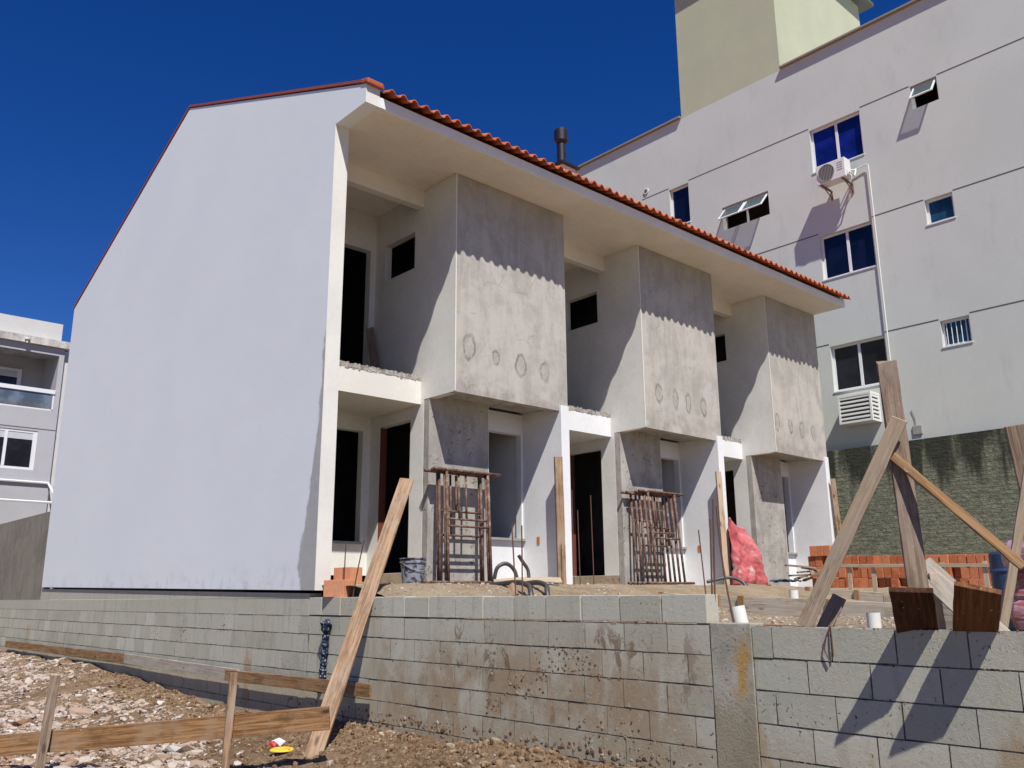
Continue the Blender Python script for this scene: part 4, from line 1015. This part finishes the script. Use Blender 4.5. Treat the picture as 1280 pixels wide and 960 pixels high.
corr([(7.0, 8.1, .13), (6.85, 7.5, .15), (6.62, 7.05, .11), (6.52, 6.9, .04), (6.48, 6.85, -.10)], .027, 'black corrugated hose curving down into the yard, left one')
corr([(7.5, 8.0, .15), (7.2, 7.5, .15), (7.02, 7.18, .11), (6.94, 7.08, .04), (6.90, 7.02, -.10)], .027, 'black corrugated hose curving down into the yard, right one')
corr([(12.2, 8.7, .2), (12.5, 8.5, .27), (12.6, 8.3, .2), (12.6, 8.2, .05)], .027, 'black corrugated hose by the tilted scaffold stack')
board('sheet', (7.35, 8.45, .17), (8.0, 7.9, .19), .25, .012, M['woodlight'], 'pale warped sheet lying between the black hoses', 'sheet', face=(-.1, -.25, 1), wob=.012)

# bucket
bk = empty('bucket', (6.5, 9.0, .14), 'dark plastic bucket smeared with grey mortar on the soil beside the nearest porch', 'bucket')
mb = MB(); mb.lathe([(.0, .0), (.125, .0), (.13, .01), (.155, .26), (.168, .265), (.168, .28), (.158, .285), (.158, .31), (.170, .315), (.170, .325), (.15, .325), (.143, .2), (.12, .02), (0, .02)], 32, (6.5, 9.0, .14)); mb.build('body', M['bucket'], bk, smooth=False)
mb = MB(); mb.tube([(6.5+.165*math.cos(a), 9.0+.165*math.sin(a)*.98-.0, .14+.27-.12*math.sin((a-math.pi)/1.0) if 0 else .14+.27-.1*math.sin(math.pi*(i/16))) for i, a in enumerate([math.pi+math.pi*i/16 for i in range(17)])], .004, 6); mb.build('handle', M['sill'], bk)

# red tarpaulin over a heap
def tarp():
    mb = MB(); nu, nv = 64, 56
    def top(u):  # height profile along X
        return 1.34-.35*u-.80*max(0, (u-.58)/.42)**1.9
    for j in range(nv+1):
        for i in range(nu+1):
            u, v = i/nu, j/nv; hx = 13.03+u*.95
            z = .16+(top(u)-.2)*v
            d = .30*math.sin(math.pi*min(1, u*1.05))**.7*(1-v**2)*.9 + .10
            fold =   .07*math.sin(u*12+2*v+2.5*mn.noise(Vector((u*3, v*2, 0))))*(1-v*.4) + .05*mn.noise(Vector((u*6, v*5, 2))) +   .018*abs(mn.noise(Vector((u*13+v*6, v*11-u*4, 7))))*2
            mb.v.append((hx+.02*mn.noise(Vector((u*5, v*7, 9))), 8.90-d-fold, z+.03*mn.noise(Vector((u*4, v*3, 5)))))
    W_ = nu+1
    for j in range(nv):
        for i in range(nu): a = j*W_+i; mb.f.append((a, a+1, a+W_+1, a+W_)); mb.t.append(.5); mb.m.append(0)
    o = mb.build('tarpaulin', M['tarp'], smooth=True); s = o.modifiers.new('thick', 'SOLIDIFY'); s.thickness = .012; s.offset = 0
    tag(o, 'crumpled red tarpaulin with whitish smears draped against the far party wall', 'tarpaulin')
tarp()
# debris
R2 = random.Random(4)
SCR = ['lowest', 'long', 'crossed', 'middle', 'tilted', 'upper', 'topmost']
for k in range(7):
    a = R2.uniform(0, 3.1); c = Vector((14.1+R2.uniform(-.3, .5), 7.9+R2.uniform(-.25, .25), .24+.035*k)); d = Vector((math.cos(a)*.3, math.sin(a)*.3, R2.uniform(-.03, .05)))
    board('wood_scrap', c-d, c+d, .06, .03, M['wooddark'], SCR[k]+' dark wood scrap in the small heap left of the red brick stack', 'wood scrap', face=(0, 0, 1), group='wood scraps in the yard', seg=4)
mb = MB(); nn = 14
for j in range(nn+1):
    for i in range(nn+1): mb.v.append((13.75+.55*i/nn, 8.2+.3*j/nn, .235+.04*mn.noise(Vector((i*.35, j*.35, 3)))))
for j in range(nn):
    for i in range(nn): a = j*(nn+1)+i; mb.f.append((a, a+1, a+nn+2, a+nn+1)); mb.t.append(.5); mb.m.append(0)
o = mb.build('blue_sheet', M['bluebarrel'], smooth=True); s = o.modifiers.new('t', 'SOLIDIFY'); s.thickness = .02
tag(o, 'rumpled blue sheet lying left of the dark wood scraps', 'plastic sheet')
# navy rag hanging on the block wall
mb = MB(); pts = [(5.09, 8.60, -.23), (5.07, 8.60, -.30), (5.085, 8.62, -.42), (5.09, 8.63, -.56), (5.09, 8.66, -.72), (5.09, 8.66, -.84)]
P = []
for i in range(len(pts)-1):
    for k in range(8): P.append(Vector(pts[i]).lerp(Vector(pts[i+1]), k/8))
P.append(Vector(pts[-1])); K = len(P)
mb.tube(P, .03, 10, rf=lambda i: .012+.05*sm(0, 6, i)*(1-.55*sm(7, 13, i))+.008*math.sin(i*1.3))
tag(mb.build('rag', M['rag'], smooth=True), 'navy rag with pale specks hanging down the block wall left of the leaning plank', 'rag')
# litter
gz = g_h(3.9, 6.95)
mb = MB(); mb.lathe([(0, .012), (.09, .018), (.115, .008), (.118, 0), (0, -.004)], 28, (4.25, 7.9, g_h(4.25, 7.9)+.02)); o = mb.build('plastic_lid', M['yellow']); tag(o, 'round yellow plastic lid on the dirt left of the leaning plank', 'lid')
lt = empty('wrapper', (4.33, 8.12, g_h(4.33, 8.12)), 'crumpled white and red wrapper beside the yellow lid', 'wrapper')
for nm, mt, dx, sz in (('foil', 'litter', 0, .08), ('print', 'litterred', -.055, .05)):
    mb = MB()
    for v in ICO[0]:
        k = R.uniform(.55, 1.25); mb.v.append((4.33+dx+v[0]*sz*k, 8.12+v[1]*sz*k, g_h(4.33, 8.12)+.05+v[2]*sz*.6*k))
    for f in ICO[1]: mb.f.append(f); mb.t.append(.5); mb.m.append(0)
    mb.build(nm, M[mt], lt)
# blue drum and wrapped pallet on the right
mb = MB(); mb.lathe([(0, 0), (.12, 0), (.13, .02), (.13, .2), (.137, .22), (.13, .24), (.13, .42), (.137, .44), (.13, .46), (.13, .56), (.12, .58), (0, .58)], 28, (7.05, 2.37, -.29))
tag(mb.build('drum', M['bluebarrel']), 'blue plastic drum behind the wrapped pile at the right edge', 'drum')
mb = MB(); prof = []
for k in range(25):
    z = k/24; prof.append((.30+.02*math.sin(z*math.pi*3)-(.02 if .3 < z < .36 or .64 < z < .7 else 0), z*.53))
seg = 36; n0 = 0
for (r, z) in prof:
    for k in range(seg):
        a = 2*math.pi*k/seg; q = (abs(math.cos(a))**6+abs(math.sin(a))**6)**(-1/6)
        rr = r*q+.012*mn.noise(Vector((math.cos(a)*4, math.sin(a)*4, z*9))); mb.v.append((6.18+rr*math.cos(a), 1.73+rr*math.sin(a), -.22+z))
for i in range(len(prof)-1):
    for k in range(seg): a = i*seg+k; b = i*seg+(k+1) % seg; mb.f.append((a, b, b+seg, a+seg)); mb.t.append(.5); mb.m.append(0)
mb.f.append(tuple((len(prof)-1)*seg+k for k in range(seg))); mb.t.append(.5); mb.m.append(0)
tag(mb.build('wrapped_pile', M['wrap'], smooth=False), 'pile of bricks wrapped in purplish stretch film at the right edge', 'pallet')
# wire loop on the block wall
mb = MB(); mb.tube([(5.12, 2.77, -.19), (5.112, 2.80, -.25), (5.112, 2.82, -.33), (5.112, 2.79, -.40)], .004, 6); mb.tube([(5.118, 2.77, -.19), (5.112, 2.765, -.27), (5.112, 2.765, -.37)], .004, 6)
tag(mb.build('wire', M['rebar']), 'thin bent tie wire hanging over the block wall near the right white pipe', 'wire')
